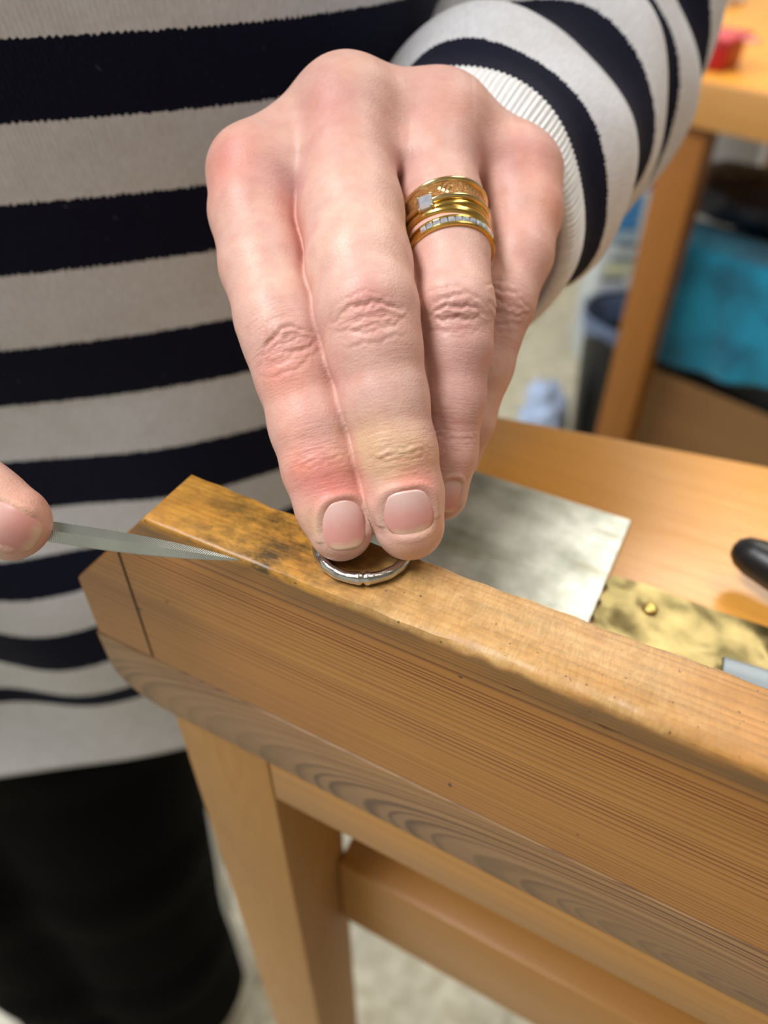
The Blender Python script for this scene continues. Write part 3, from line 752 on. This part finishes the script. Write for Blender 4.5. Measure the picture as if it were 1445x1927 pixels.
def torso():
    nz, m = 190, 180; V = []; UV = []
    for i in range(nz):
        d = .235+(HEM-.235)*i/(nz-1)
        for j in range(m):
            ph = 2*math.pi*j/m; cs, sn = math.cos(ph), math.sin(ph)
            n = 2.7; r = (abs(cs)**n+abs(sn)**n)**(-1/n)
            a, b_ = .225, .115
            top = max(0, (d-.12)/.115); a *= 1-.35*top**2; b_ *= 1-.45*top**2
            low = max(0, -(d+.15)/.30); a *= 1+.02*low
            X = a*r*cs; Y = b_*r*sn
            rot = math.radians(8); x = -.205+X*math.cos(rot)-Y*math.sin(rot); y = .354+X*math.sin(rot)+Y*math.cos(rot)
            front = max(0, -sn)
            y -= .2*max(0, min(d+.17, .22))
            # soft folds in the lower part of the sweater
            fo = front*max(0, min(1, -(d+.17)/.12))*min(1, (d-HEM)/.09+.12)
            y += fo*(.0045*math.sin(x*62+d*14+.6)+.003*math.sin(x*31-d*9))
            y -= .010*front*math.exp(-((d+.46)/.05)**2)
            y += .0025*front*math.sin(d*40+x*12)
            V.append((x, y, z_(d)))
            wob = .25*math.exp(-((x+.20)/.028)**2)*math.exp(-((d+.285)/.03)**2)
            UV.append((ph*.19, stripe_v(d)+wob))
    F = grid_faces(nz, m); F = [f for f in F]
    n0 = (nz-1)*m                                       # turned-in hem
    base = len(V)
    for j in range(m):
        x, y, z = V[n0+j]; V.append((x*.985-.2*.015, y*.985+.354*.015, z+.004)); UV.append(UV[n0+j])
    for j in range(m): F.append((n0+j, n0+(j+1) % m, base+(j+1) % m, base+j))
    o = from_np('sweater', V, F, KNIT); 
    l = o.data.uv_layers.new(name='UVMap'); UVa = np.array(UV)
    idx = np.empty(len(o.data.loops), np.int32); o.data.loops.foreach_get('vertex_index', idx); q = UVa[idx]
    # keep the seam continuous
    q = q.reshape(-1, 4, 2); wrap = (q[:, :, 0].max(1)-q[:, :, 0].min(1)) > .5
    q[wrap, :, 0] = np.where(q[wrap, :, 0] < .3, q[wrap, :, 0]+2*math.pi*.19, q[wrap, :, 0])
    l.data.foreach_set('uv', q.astype(np.float32).ravel()); return o
sweater = adopt(torso(), person, PL)

def sleeve(path_ctl, rad_ctl, squash, name, cuff_len=.017, seedp=0., fold=1.):
    path = catmull(path_ctl, 40); s = np.concatenate([[0], np.cumsum(np.linalg.norm(np.diff(path, axis=0), axis=1))])
    cs = np.concatenate([[0], np.cumsum(np.linalg.norm(np.diff(np.array(path_ctl), axis=0), axis=1))]); cs *= s[-1]/cs[-1]
    T, A, B = frames(path, (0, 0, 1))
    def ring(i, m, rib=0., scale=1., off=0.):
        th = np.linspace(0, 2*np.pi, m, endpoint=False)
        r = np.interp(s[i], cs, rad_ctl)*scale+off
        k = min(1, s[i]/.03)
        r = r*(1+fold*k*(.065*np.sin(2*np.pi*s[i]/.049+.6*np.sin(th+seedp)+seedp*.3+1.2)+.04*np.sin(3*th+s[i]*55+seedp)+.02*np.sin(5*th-s[i]*80)))
        r = r+rib*np.sin(th*150)
        return path[i]+A[i]*(r*np.cos(th)*squash)[:, None]+B[i]*(r*np.sin(th))[:, None], th
    def sv(q): return np.floor(q/.049)*2+(np.interp(q % .049, [0, .019, .049], [0, 1, 2]))
    ic = int(np.searchsorted(s, cuff_len))
    m = 120; V = []; UV = []
    for i in range(ic-2, len(path)):
        p, th = ring(i, m); V += list(p); UV += [(t*.045, float(sv(s[i]-cuff_len))) for t in th]
    n = len(path)-ic+2
    o = from_np('sleeve', V, grid_faces(n, m), KNIT); l = o.data.uv_layers.new(name='UVMap')
    idx = np.empty(len(o.data.loops), np.int32); o.data.loops.foreach_get('vertex_index', idx); q = np.array(UV)[idx].reshape(-1, 4, 2)
    wrap = (q[:, :, 0].max(1)-q[:, :, 0].min(1)) > .1; q[wrap, :, 0] = np.where(q[wrap, :, 0] < .1, q[wrap, :, 0]+2*math.pi*.045, q[wrap, :, 0])
    l.data.foreach_set('uv', q.astype(np.float32).ravel())
    adopt(o, sweater, (0, 0, 0)); o.matrix_parent_inverse = Matrix()
    # ribbed cuff: inside wall, rolled rim, outside wall
    m = 708; V = []; UV = []
    seq = [(i, -.0032-.010*min(1, max(0, i-4)/14)) for i in range(ic+14, 0, -2)]+[(0, -.003), (0, -.0018), (0, -.0006)]+[(i, .0003) for i in range(1, ic+1)]+[(ic+1, -.0015)]
    for q_, (i, off) in enumerate(seq):
        p, th = ring(max(i, 0), m, .00026 if off > -.001 else .00015, 1., off)
        if i == 0: p = p-T[0]*{-.003: .0004, -.0018: .0012, -.0006: .0008}[off]
        V += list(p); UV += [(t*.045, q_*.001) for t in th]
    o2 = from_np('cuff', V, grid_faces(len(seq), m), RIB); set_uv(o2.data, UV); o2.parent = sweater
    return o
lp = [P(832, 442, .220), P(890, 362, .242), P(975, 255, .280), P(1040, 150, .325), np.array([.088, .425, z_(-.055)]), np.array([.085, .455, z_(.04)]), np.array([.045, .44, z_(.13)]), np.array([-.03, .41, z_(.20)])]
lsleeve = sleeve(lp, [.0365, .041, .047, .056, .064, .064, .070, .075], 1.0, 'left')
rp = [P(-760, 890, .235), P(-900, 870, .262), P(-1000, 840, .30), np.array([-.40, .36, z_(-.08)]), np.array([-.465, .41, z_(-.045)]), np.array([-.46, .43, z_(.05)]), np.array([-.43, .42, z_(.14)]), np.array([-.36, .40, z_(.20)])]
rsleeve = sleeve(rp, [.036, .040, .046, .054, .060, .062, .070, .075], 1.0, 'right', seedp=2.)

# ------------------------------------------------------------------ trousers
m, nt, b = mk('black_cloth', '#030305', .8); BUMP(nt, b, NZ(nt, OBJ(nt), 500, 3), .3, .001)
b.inputs['Specular IOR Level'].default_value = .04; CLOTHB = m
LEGS = [[WJ(-.25, .375, -.36, .105), WJ(-.25, .365, -.46, .108), WJ(-.262, .345, -.72, .090), WJ(-.268, .335, -.95, .086), WJ(-.27, .335, -1.12, .088)],
        [WJ(-.36, .375, -.36, .105), WJ(-.36, .365, -.46, .108), WJ(-.365, .345, -.72, .095), WJ(-.37, .335, -.95, .092), WJ(-.375, .335, -1.12, .092)]]
def leg_sdf(p):
    fl = mmc((0, 0, .012)); up = RC@np.array([0, 0, 1.])
    d = smin(chain(p, LEGS[0], 20., 70.), chain(p, LEGS[1], 20., 70.), 14.)
    return np.maximum(d, -((p-fl)@up))
allp = np.vstack([np.vstack(c) for c in LEGS]); lo = (allp[:, :3]-allp[:, 3:]).min(0)-15; hi = (allp[:, :3]+allp[:, 3:]).max(0)+15
V, F = polygonise(leg_sdf, lo, hi, 7., 4, 60.)
tr = from_np('trousers', to_world(V), F, CLOTHB); adopt(tr, person, PL)

SHOE = mk('black_leather', '#0a0a0b', .45)[0]
for cx in (-.272, -.378):
    SH = [[WJ(cx, .385, -1.160, .036), WJ(cx-.003, .300, -1.166, .034), WJ(cx-.008, .215, -1.172, .026)], [WJ(cx-.004, .260, -1.172, .027), WJ(cx-.012, .200, -1.176, .022)], [WJ(cx, .360, -1.10, .034), WJ(cx, .350, -1.15, .036)]]
    def shoe_sdf(p, SH=SH):
        o = None
        for q in SH:
            d = chain(p, q, 8., 40.); o = d if o is None else smin(o, d, 14.)
        fl = mmc((0, 0, .001)); return np.maximum(o, -((p-fl)@(RC@np.array([0, 0, 1.]))))
    ap = np.vstack([np.vstack(q) for q in SH]); V, F = polygonise(shoe_sdf, (ap[:, :3]-ap[:, 3:]).min(0)-10, (ap[:, :3]+ap[:, 3:]).max(0)+10, 3.5, 4, 40.)
    adopt(from_np('shoe', to_world(V), F, SHOE), person, PL)

# ================================================================== RINGS AND FILE
m, nt, b = mk('silver', '#c9c8c4', .17, 1.)
co = OBJ(nt); n = NZ(nt, co, 900, 3); lk(nt, MA(nt, 'ADD', MA(nt, 'MULTIPLY', n, .22), .06), b.inputs['Roughness'])
BUMP(nt, b, NZ(nt, co, 600, 3), .25, .0004); SILVER = m
rc = np.array([-.0044, .1204, z_(TOPZ)+.0013])
V = []; nseg, ms = 120, 14; R0 = .0102
for i in range(nseg):
    a = 2*math.pi*i/nseg
    for j in range(ms):
        q = 2*math.pi*j/ms
        da = ((a+math.pi/2+.02+math.pi) % (2*math.pi))-math.pi        # distance from the solder seam facing the viewer
        bump = .00035*math.exp(-((da-.10)/.045)**2)+.00030*math.exp(-((da+.05)/.05)**2)-.0003*math.exp(-((da-.02)/.02)**2)
        rr = .0013+bump+.00005*math.sin(a*17)
        x_, z2 = rr*math.cos(q)*.95, rr*math.sin(q)*1.05
        z2 = max(z2, -.0012)
        V.append((rc[0]+(R0+x_)*math.cos(a), rc[1]+(R0+x_)*math.sin(a), rc[2]+z2))
F = []
for i in range(nseg):
    for j in range(ms): F.append((i*ms+j, i*ms+(j+1) % ms, ((i+1) % nseg)*ms+(j+1) % ms, ((i+1) % nseg)*ms+j))
F = [f[::-1] for f in F]
ringo = from_np('silver_ring', V, F, SILVER)
tag(ringo, 'plain silver ring with a solder seam held under the fingertips on the beam', 'ring')

def gold(name, c, rough, engr=0.):
    m, nt, b = mk(name, c, rough, 1.)
    co = OBJ(nt)
    if engr: BUMP(nt, b, NZ(nt, MP(nt, co, (1, 1, 1), rot=(0, 0, .6)), 1600, 3, .7, 1.5), engr, .0006)
    else: BUMP(nt, b, NZ(nt, co, 500, 2), .05, .0004)
    return m
GOLD = gold('yellow_gold', '#d6b262', .2); GOLDP = gold('pale_gold', '#dcc08a', .2, 0); BRONZE = gold('engraved_gold', '#b98a58', .34, .8)
m, nt, b = mk('gemstone', '#dfe8f6', .03, .0); b.inputs['IOR'].default_value = 2.0; b.inputs['Metallic'].default_value = .65; GEM = m
fa, fb = to_world(RING[2][:3]), to_world(RING[3][:3]); fax = (fb-fa)/np.linalg.norm(fb-fa)
view = CAM-(fa+fb)/2; fn_ = view-fax*(view@fax); fn_ /= np.linalg.norm(fn_); fs_ = np.cross(fax, fn_)
if fs_[0] < 0: fs_ = -fs_
def rframe(vpx, tilt=0.):
    """axis point of the ring finger at image row vpx"""
    t = (vpx-380)/(470-380); c = fa+(fb-fa)*t; return c
def band(name, c, ax, Rin, prof, mat, parent=None, nseg=96):
    ax = ax/np.linalg.norm(ax); n1 = fn_-ax*(fn_@ax); n1 /= np.linalg.norm(n1); s1 = np.cross(ax, n1)
    if s1[0] < 0: s1 = -s1
    V = []
    for i in range(nseg):
        a = 2*math.pi*i/nseg
        for r, z in prof: V.append(c+(n1*math.cos(a)+s1*math.sin(a))*(Rin+r)+ax*z)
    k = len(prof); F = [(i*k+j, i*k+(j+1) % k, ((i+1) % nseg)*k+(j+1) % k, ((i+1) % nseg)*k+j) for i in range(nseg) for j in range(k)]
    o = from_np(name, V, F, mat, parent); bm = bmesh.new(); bm.from_mesh(o.data); bmesh.ops.recalc_face_normals(bm, faces=bm.faces); bm.to_mesh(o.data); bm.free()
    o.data.polygons.foreach_set('use_smooth', [True]*len(o.data.polygons)); o.data.set_sharp_from_angle(angle=math.radians(40))
    return o, n1, s1
def flatprof(w_, t, r=.0003): return [(0, -w_/2), (t-r, -w_/2), (t, -w_/2+r), (t, w_/2-r), (t-r, w_/2), (0, w_/2)]
def domeprof(w_, t): return [(0, -w_/2)]+[(t*(.35+.65*math.sin(math.pi*k/8)), -w_/2*math.cos(math.pi*k/8)) for k in range(9)]+[(0, w_/2)]
RF = 74*.179/FPX
def gem(name, c, n, s, ax, wx, wz, hgt, parent):
    V = []
    for (k, hh) in ((1., 0.), (1.0, hgt*.45), (.55, hgt)):
        for sx, sz in ((-1, -1), (1, -1), (1, 1), (-1, 1)): V.append(c+s*sx*wx*k+ax*sz*wz*k+n*hh)
    F = [(0, 1, 2, 3)[::-1], (8, 9, 10, 11)]
    for q in (0, 4):
        for j in range(4): F.append((q+j, q+(j+1) % 4, q+4+(j+1) % 4, q+4+j))
    o = from_np(name, V, F, GEM, parent, False); bm = bmesh.new(); bm.from_mesh(o.data); bmesh.ops.recalc_face_normals(bm, faces=bm.faces); bm.to_mesh(o.data); bm.free(); return o
c1 = rframe(418); er = empty('engraved_ring', c1); tag(er, 'wide engraved gold ring, topmost of the three on the ring finger', 'ring', None)
ax1 = fax+fs_*.10
o, n1, s1 = band('band', c1, ax1, RF-.0002, flatprof(.0058, .0010), BRONZE); adopt(o, er, c1)
for sg in (-1, 1):
    o, _, _ = band('edge_rim', c1+fax*sg*.0025, ax1, RF-.0002, domeprof(.0013, .0017), GOLDP); adopt(o, er, c1)
# engraved leaf clusters between the rims
for a in (-1.15, -.55, .12, .80, 1.45):
    nn = n1*math.cos(a)+s1*math.sin(a); ss = s1*math.cos(a)-n1*math.sin(a)
    for k in range(3):
        o = gem('engraving', c1+nn*(RF+.0006)+ss*(k-1)*.0008+fax*(.0007*(k-1)), nn, ss*.8+fax*.6, fax*.8-ss*.6, .00032, .0010, .0004, None)
        o.data.materials.clear(); o.data.materials.append(GOLDP); adopt(o, er, c1)
c2 = rframe(453); sr2 = empty('solitaire_ring', c2); tag(sr2, 'gold ring with one square clear stone, between the other two gold rings', 'ring')
ax2 = fax-fs_*.06
o, n2, s2 = band('band', c2, ax2, RF-.0002, domeprof(.0024, .0014), GOLD); adopt(o, sr2, c2)
a = -.34; nn = n2*math.cos(a)+s2*math.sin(a); ss = s2*math.cos(a)-n2*math.sin(a)
o = band('shoulder', c2-fax*.0016, fax+fs_*.12, RF-.0002, domeprof(.0018, .0011), GOLD)[0]; adopt(o, sr2, c2)
gc = c2+nn*(RF+.0010)-fax*.0022
adopt(gem('stone', gc, nn, ss, fax, .0017, .0018, .0016, None), sr2, c2)
for sx in (-1, 1):
    for sz in (-1, 1):
        q = gc+ss*sx*.00165+fax*sz*.00175
        adopt(tube('prong', [q-nn*.0006, q+nn*.0006, q+nn*.0011-ss*sx*.0003], [.00035, .00035, .00028], GOLDP, None, 8), sr2, c2)
c3 = rframe(476); er3 = empty('eternity_ring', c3); tag(er3, 'thin gold ring set with a row of tiny clear stones, lowest on the finger', 'ring')
ax3 = fax+fs_*.05
o, n3, s3 = band('band', c3, ax3, RF-.0002, [(0, -.0014), (.0012, -.0014), (.0014, -.0012), (.0014, -.0008), (.0010, -.0007), (.0010, .0007), (.0014, .0008), (.0014, .0012), (.0012, .0014), (0, .0014)], GOLD); adopt(o, er3, c3)
a3 = ax3/np.linalg.norm(ax3)
for k in range(12):
    a = -.50+k*.165; nn = n3*math.cos(a)+s3*math.sin(a); ss = s3*math.cos(a)-n3*math.sin(a)
    adopt(gem('stone', c3+nn*(RF+.0007), nn, ss, a3, .00072, .00068, .0007, None), er3, c3)

# needle file
f0, f1 = P(-190, 958, .1595), P(452, 1054, .1655)
fd = (f1-f0)/np.linalg.norm(f1-f0); L = np.linalg.norm(f1-f0)
tocam = CAM-(f0+f1)/2; fnn = tocam-fd*(tocam@fd); fnn /= np.linalg.norm(fnn); fup = np.cross(fnn, fd)
if fup[2] < 0: fup = -fup
m, nt, b = mk('file_steel', '#a9b0ac', .28, .95)
co = OBJ(nt)
cut = N(nt, 'ShaderNodeTexWave', {'Vector': MP(nt, co, rot=(0, .2, .6)), 'Scale': 900., 'Distortion': 1.}).outputs[1]
lk(nt, MX(nt, NZ(nt, co, 120, 3), '#9da39c', '#c6cac2'), b.inputs['Base Color']); BUMP(nt, b, cut, .12, .0003); FILE = m
V = []; st = np.linspace(0, 1, 41)
for t in st:
    wv = .0021*(1-max(0, (t-.55)/.45)**2.2)+.00012; th = .0014*(1-max(0, (t-.55)/.45)**2)+.00015
    c = f0+fd*L*t
    for (q, r) in ((1, -.35), (1, .05), (.12, 1.), (-.9, .25), (-1, -.2), (0, -.9)):
        V.append(c+fup*wv*q+fnn*th*r)
F = grid_faces(41, 6)+[tuple(range(6)), tuple(range(240, 246))[::-1]]
fo = empty('needle_file', f0); tag(fo, 'slim steel needle file held by the thumb at the left', 'file')
o = from_np('blade', V, F, FILE, None, False); bm = bmesh.new(); bm.from_mesh(o.data); bmesh.ops.recalc_face_normals(bm, faces=bm.faces); bm.to_mesh(o.data); bm.free(); adopt(o, fo, f0)
o = tube('handle', [f0+fd*.006, f0-fd*.002, f0-fd*.02, f0-fd*.05, f0-fd*.07], [.0016, .0022, .0026, .0028, .002], mk('file_handle', '#3a3432', .5)[0], None, 14); adopt(o, fo, f0)

# ================================================================== BACKGROUND
W_BG = wood('orange_bench', '#e0953a', '#b46a20', .008, (.1, .3), 'X', .01, .3, .35, '#e8a83e')
W_BGE = wood('bench_edge', '#c08a48', '#8a5a2a', .004, (.3, .3), 'X', .006, .35, .45)
W_POST = wood('bench_post', '#94591a', '#62380c', .004, (.4, .2), 'Z', .008, .35, .45, '#98601f')
G_ROT = math.atan2(-.695, .7186)
X2 = np.array([.7186, -.695, 0]); Y2 = np.array([.695, .7186, 0])
Q0 = onz(1288, 143, z_(-.27)); BGZ = Q0[2]
bg = empty('workbench', (Q0[0], Q0[1], 0), G_ROT); tag(bg, 'second wooden workbench with an orange top behind the sleeve', 'workbench')
box('table_top', -.28, 1.1, .0, 1.25, BGZ-.012, BGZ, W_BG, bg, .002)
box('edge_strip', -.28, 1.1, -.014, -.0002, BGZ-.056, BGZ+.001, W_BGE, bg, .003)
box('apron', .048, 1.1, .012, .035, BGZ-.060, BGZ-.0122, W_BGE, bg, .002)
box('leg', -.012, .052, .002, .045, 0, BGZ-.0122, W_POST, bg, .003)
box('leg', -.26, -.213, 1.18, 1.225, 0, BGZ-.0122, W_POST, bg, .003)
box('leg', 1.04, 1.087, .002, .047, 0, BGZ-.0122, W_POST, bg, .003)
box('leg', 1.04, 1.087, 1.18, 1.225, 0, BGZ-.0122, W_POST, bg, .003)
def on_bg(u, v, y):
    """point on the vertical plane y = const of the far bench frame -> local (x, z)"""
    d = ray(u, v); p0 = Q0+Y2*y; k = ((p0-CAM)@Y2)/(d@Y2); p = CAM+d*k
    return (p-Q0)@X2, p[2]
yb = .10
x0, zc = on_bg(1222, 708, yb); x1, z1 = on_bg(1445, 765, yb); _, zt = on_bg(1330, 478, yb)
m, nt, b = mk('cardboard', '#8a6238', .75); co = OBJ(nt)
lk(nt, MX(nt, NZ(nt, MP(nt, co, (4, 4, 60)), 1, 2), '#805a32', '#946c40'), b.inputs['Base Color']); CARD = m
def bgthing(name): 
    return empty(name, (Q0[0], Q0[1], 0), G_ROT)
zc = (zc+z1)/2
cb = bgthing('cardboard_box'); tag(cb, 'brown cardboard box on the floor under the second bench', 'box')
xa = x0-.02
for nm, q in (('side', (xa, xa+.46, yb, yb+.005)), ('side', (xa, xa+.46, yb+.29, yb+.295)), ('side', (xa, xa+.005, yb+.005, yb+.29)), ('side', (xa+.455, xa+.46, yb+.005, yb+.29))):
    box(nm, *q, 0.005, zc, CARD, cb, .001, 1)
box('bottom', xa, xa+.46, yb, yb+.295, 0, .005, CARD, cb, .001, 1)
cr = bgthing('storage_crate'); tag(cr, 'black plastic crate sitting in the cardboard box', 'crate')
BLK = mk('crate_plastic', '#0c0c0e', .6)[0]
zt_c = zt-.01
for q in ((xa+.03, xa+.43, yb+.02, yb+.03), (xa+.03, xa+.43, yb+.26, yb+.27), (xa+.03, xa+.04, yb+.03, yb+.26), (xa+.42, xa+.43, yb+.03, yb+.26)):
    box('wall', *q, .012, zt_c, BLK, cr, .002, 2)
box('base', xa+.03, xa+.43, yb+.02, yb+.27, .006, .012, BLK, cr, 0)
# turquoise cloth hanging over the crate
m, nt, b = mk('turquoise_cloth', '#1e8fa8', .9); co = OBJ(nt)
lk(nt, MX(nt, RP(nt, NZ(nt, co, 16, 4), [(.4, 0.), (.66, .8)]), '#1088a8', '#0c566e'), b.inputs['Base Color'])
BUMP(nt, b, NZ(nt, co, 300, 3), .6, .003); b.inputs['Sheen Weight'].default_value = .2; TURQ = m
V = []; nx, ny = 46, 40
xl, _ = on_bg(1262, 560, yb); 
_, zb_ = on_bg(1262, 662, yb)
for j in range(ny):
    t = j/(ny-1)
    for i in range(nx):
        s = i/(nx-1); x = xl-.055+s*.40
        wv = .006*math.sin(s*17+t*2)+.004*math.sin(s*31-t*5)
        if t < .25:                       # part lying over the crate top
            k = t/.25; p = (x, yb+.10*(1-k)-.002, zt+.004+.004*math.sin(s*9)*(1-k))
        else:
            k = (t-.25)/.75; drop = (zt-zb_)*(1+.10*math.sin(s*5+.5)+.05*s)
            p = (x-.02*k*(1-s), yb-.010+wv*k, zt+.002-k*drop)
        V.append(p)
F = grid_faces(ny, nx, False)
tw = from_np('towel', V, F, TURQ); tw.location = (Q0[0], Q0[1], 0); tw.rotation_euler = (0, 0, G_ROT)
md = tw.modifiers.new('thick', 'SOLIDIFY'); md.thickness = .005; md.offset = 0
tag(tw, 'turquoise cloth draped over the black crate under the second bench', 'cloth')
def crumple(name, c, rad, amp, freq, mat, seed, subdiv=4, floor=None):
    bm = bmesh.new(); bmesh.ops.create_icosphere(bm, subdivisions=subdiv, radius=1)
    from mathutils import noise
    for v in bm.verts:
        n = v.co.normalized(); q = n*freq+Vector((seed*3.1, seed*1.7, seed))
        d = 1+amp*noise.ridged_multi_fractal(q, 1., 2., 3, 1., 2.)*.5-amp*.6+amp*.5*noise.noise(q*2.3)
        v.co = Vector((n.x*rad[0]*d, n.y*rad[1]*d, n.z*rad[2]*d))+Vector(c)
        if floor is not None: v.co.z = max(v.co.z, floor)
    o = bm_obj(name, bm, mat, None); o.data.polygons.foreach_set('use_smooth', [True]*len(o.data.polygons)); return o
m, nt, b = mk('black_bag', '#0b1122', .45); BUMP(nt, b, NZ(nt, OBJ(nt), 30, 4), .8, .01); b.inputs['Coat Weight'].default_value = .0; BAG = m
xb, zbt = on_bg(1390, 345, yb+.1)
bgb = crumple('plastic_bag', (0, 0, 0), (.15, .085, (zbt-zt)/2), .32, 2.2, BAG, 3)
ctr = Q0+X2*(xb+.01)+Y2*(yb+.13); bgb.location = (ctr[0], ctr[1], (zbt+zt)/2+.014); bgb.rotation_euler = (0, 0, G_ROT)
tag(bgb, 'crumpled shiny black plastic bag on top of the turquoise cloth', 'bag')

# red tub and white paper on the far bench
m, nt, b = mk('red_plastic', '#a30d12', .3); RED = m
pr_ = onz(1335, 132, BGZ); rt = empty('red_container', (pr_[0], pr_[1], BGZ), G_ROT); tag(rt, 'small red plastic container on the edge of the second bench', 'container')
bm = box_bm(-.026, .020, -.008, .05, .0005, .036, .004, 3)
for v in bm.verts:
    k = (v.co.z)/.06; v.co.x *= 1+.10*k; v.co.y = v.co.y*(1+.08*k)
bm_obj('tub', bm, RED, rt, True); box('lid', -.031, .026, -.012, .058, .0365, .043, mk('red_lid', '#c93a44', .25)[0], rt, .003, 3)
box('tab', .0265, .048, .015, .035, .0365, .040, mk('pink_tab', '#e08a86', .3)[0], rt, .002, 2)
pw_ = onz(1352, 8, BGZ)
wp = crumple('crumpled_paper', (0, 0, 0), (.07, .06, .03), .5, 1.9, mk('white_paper', '#e6e2da', .7)[0], 5, 4, -.012); wp.location = (pw_[0]-.015, pw_[1]+.03, BGZ+.0125)
tag(wp, 'crumpled white paper on the orange top of the second bench', 'paper')

# waste bin beside the far bench
m, nt, b = mk('bin_plastic', '#08090a', .45); BIN = m
cbn = P(1150, 610, 1.62); rim_z = cbn[2]
wb = empty('waste_bin', (cbn[0]+.06, cbn[1]+.05, 0)); tag(wb, 'black waste bin standing left of the second bench leg', 'bin')
V = []; m_ = 40; pr2 = [(.075, .002), (.078, .01), (.10, rim_z-.02), (.106, rim_z-.018), (.106, rim_z), (.100, rim_z), (.096, rim_z-.02), (.074, .012), (.0001, .012)]
for r_, z in [(0.0001, .002)]+pr2:
    for k in range(m_): V.append((r_*math.cos(2*math.pi*k/m_), r_*math.sin(2*math.pi*k/m_), z))
o = from_np('bucket', V, grid_faces(len(pr2)+1, m_), BIN, wb); o.data.set_sharp_from_angle(angle=math.radians(40))
m, nt, b = mk('clear_liner', '#8fa6cc', .15); b.inputs['Alpha'].default_value = .4; BUMP(nt, b, NZ(nt, OBJ(nt), 60, 4), .8, .01); LINER = m
V = []; prl = [(.088, rim_z-.07), (.094, rim_z-.02), (.103, rim_z+.006), (.109, rim_z+.007), (.1105, rim_z-.005), (.111, rim_z-.03)]
for q, (r_, z) in enumerate(prl):
    for k in range(m_*2):
        a = math.pi*k/m_; d = .003*math.sin(a*9+q)+.002*math.sin(a*17-q*2); rr_ = r_+max(0, d if q > 2 else -abs(d)*.3 - .0 )
        V.append((rr_*math.cos(a), rr_*math.sin(a), z+(.012*math.sin(a*5+1) if q == len(prl)-1 else 0)))
from_np('liner', V, grid_faces(len(prl), m_*2), LINER, wb)
pb_ = onz(1040, 775, .08)
pb = crumple('plastic_bag', (0, 0, 0), (.055, .06, .14), .45, 1.8, mk('pale_bag', '#b4c6e4', .2)[0], 9, 4, -.110); pb.location = (cbn[0]-.105, cbn[1]+.02, .112)
tag(pb, 'crumpled pale blue clear bag on the floor against the bin', 'bag')

# white printed carton behind the bin
m, nt, b = mk('white_carton', '#d7dde0', .45); CART = m
ya = 1.95; pa = ony(1118, 540, ya); pb2 = ony(1275, 235, ya)
ct = empty('carton', (pa[0], ya, 0)); tag(ct, 'tall white carton with blue and purple print behind the bin', 'carton')
cw, ch = .34, pb2[2]+.10
box('carton_body', 0, cw, 0, .16, .001, ch, CART, ct, .003)
def pr(name, u, v, w_, h_, c):
    p = ony(u, v, ya); x = p[0]-pa[0]; box(name, x-w_/2, x+w_/2, -.0012, -.0001, p[2]-h_/2, p[2]+h_/2, mk('print_'+name, c, .4)[0], ct, 0)
pr('blue_print', 1180, 400, .07, .09, '#4d92cf'); pr('purple_print', 1216, 342, .035, .04, '#8a6fc0'); pr('pale_print', 1165, 445, .09, .04, '#a9c3d8')
pr('grey_print', 1180, 462, .05, .014, '#7d8a8c'); pr('grey_print', 1172, 487, .06, .014, '#6d7a78'); pr('yellow_print', 1160, 507, .07, .025, '#d9dcae'); pr('dark_print', 1152, 526, .06, .012, '#2c3234')

# white cable hanging beside the bench leg
m, nt, b = mk('white_cable', '#c9c8c0', .5); CABLE = m
pts = [ony(395, 1520, .262), ony(410, 1610, .266), ony(424, 1700, .272), ony(448, 1770, .28), ony(470, 1850, .29), onz(482, 1925, .012), onz(480, 1990, .006), onz(440, 2060, .006)]
cbl = tube('cable', catmull(pts, 10), .003, CABLE, None, 12)
tag(cbl, 'pale cable hanging to the floor between trousers and bench leg', 'cable')
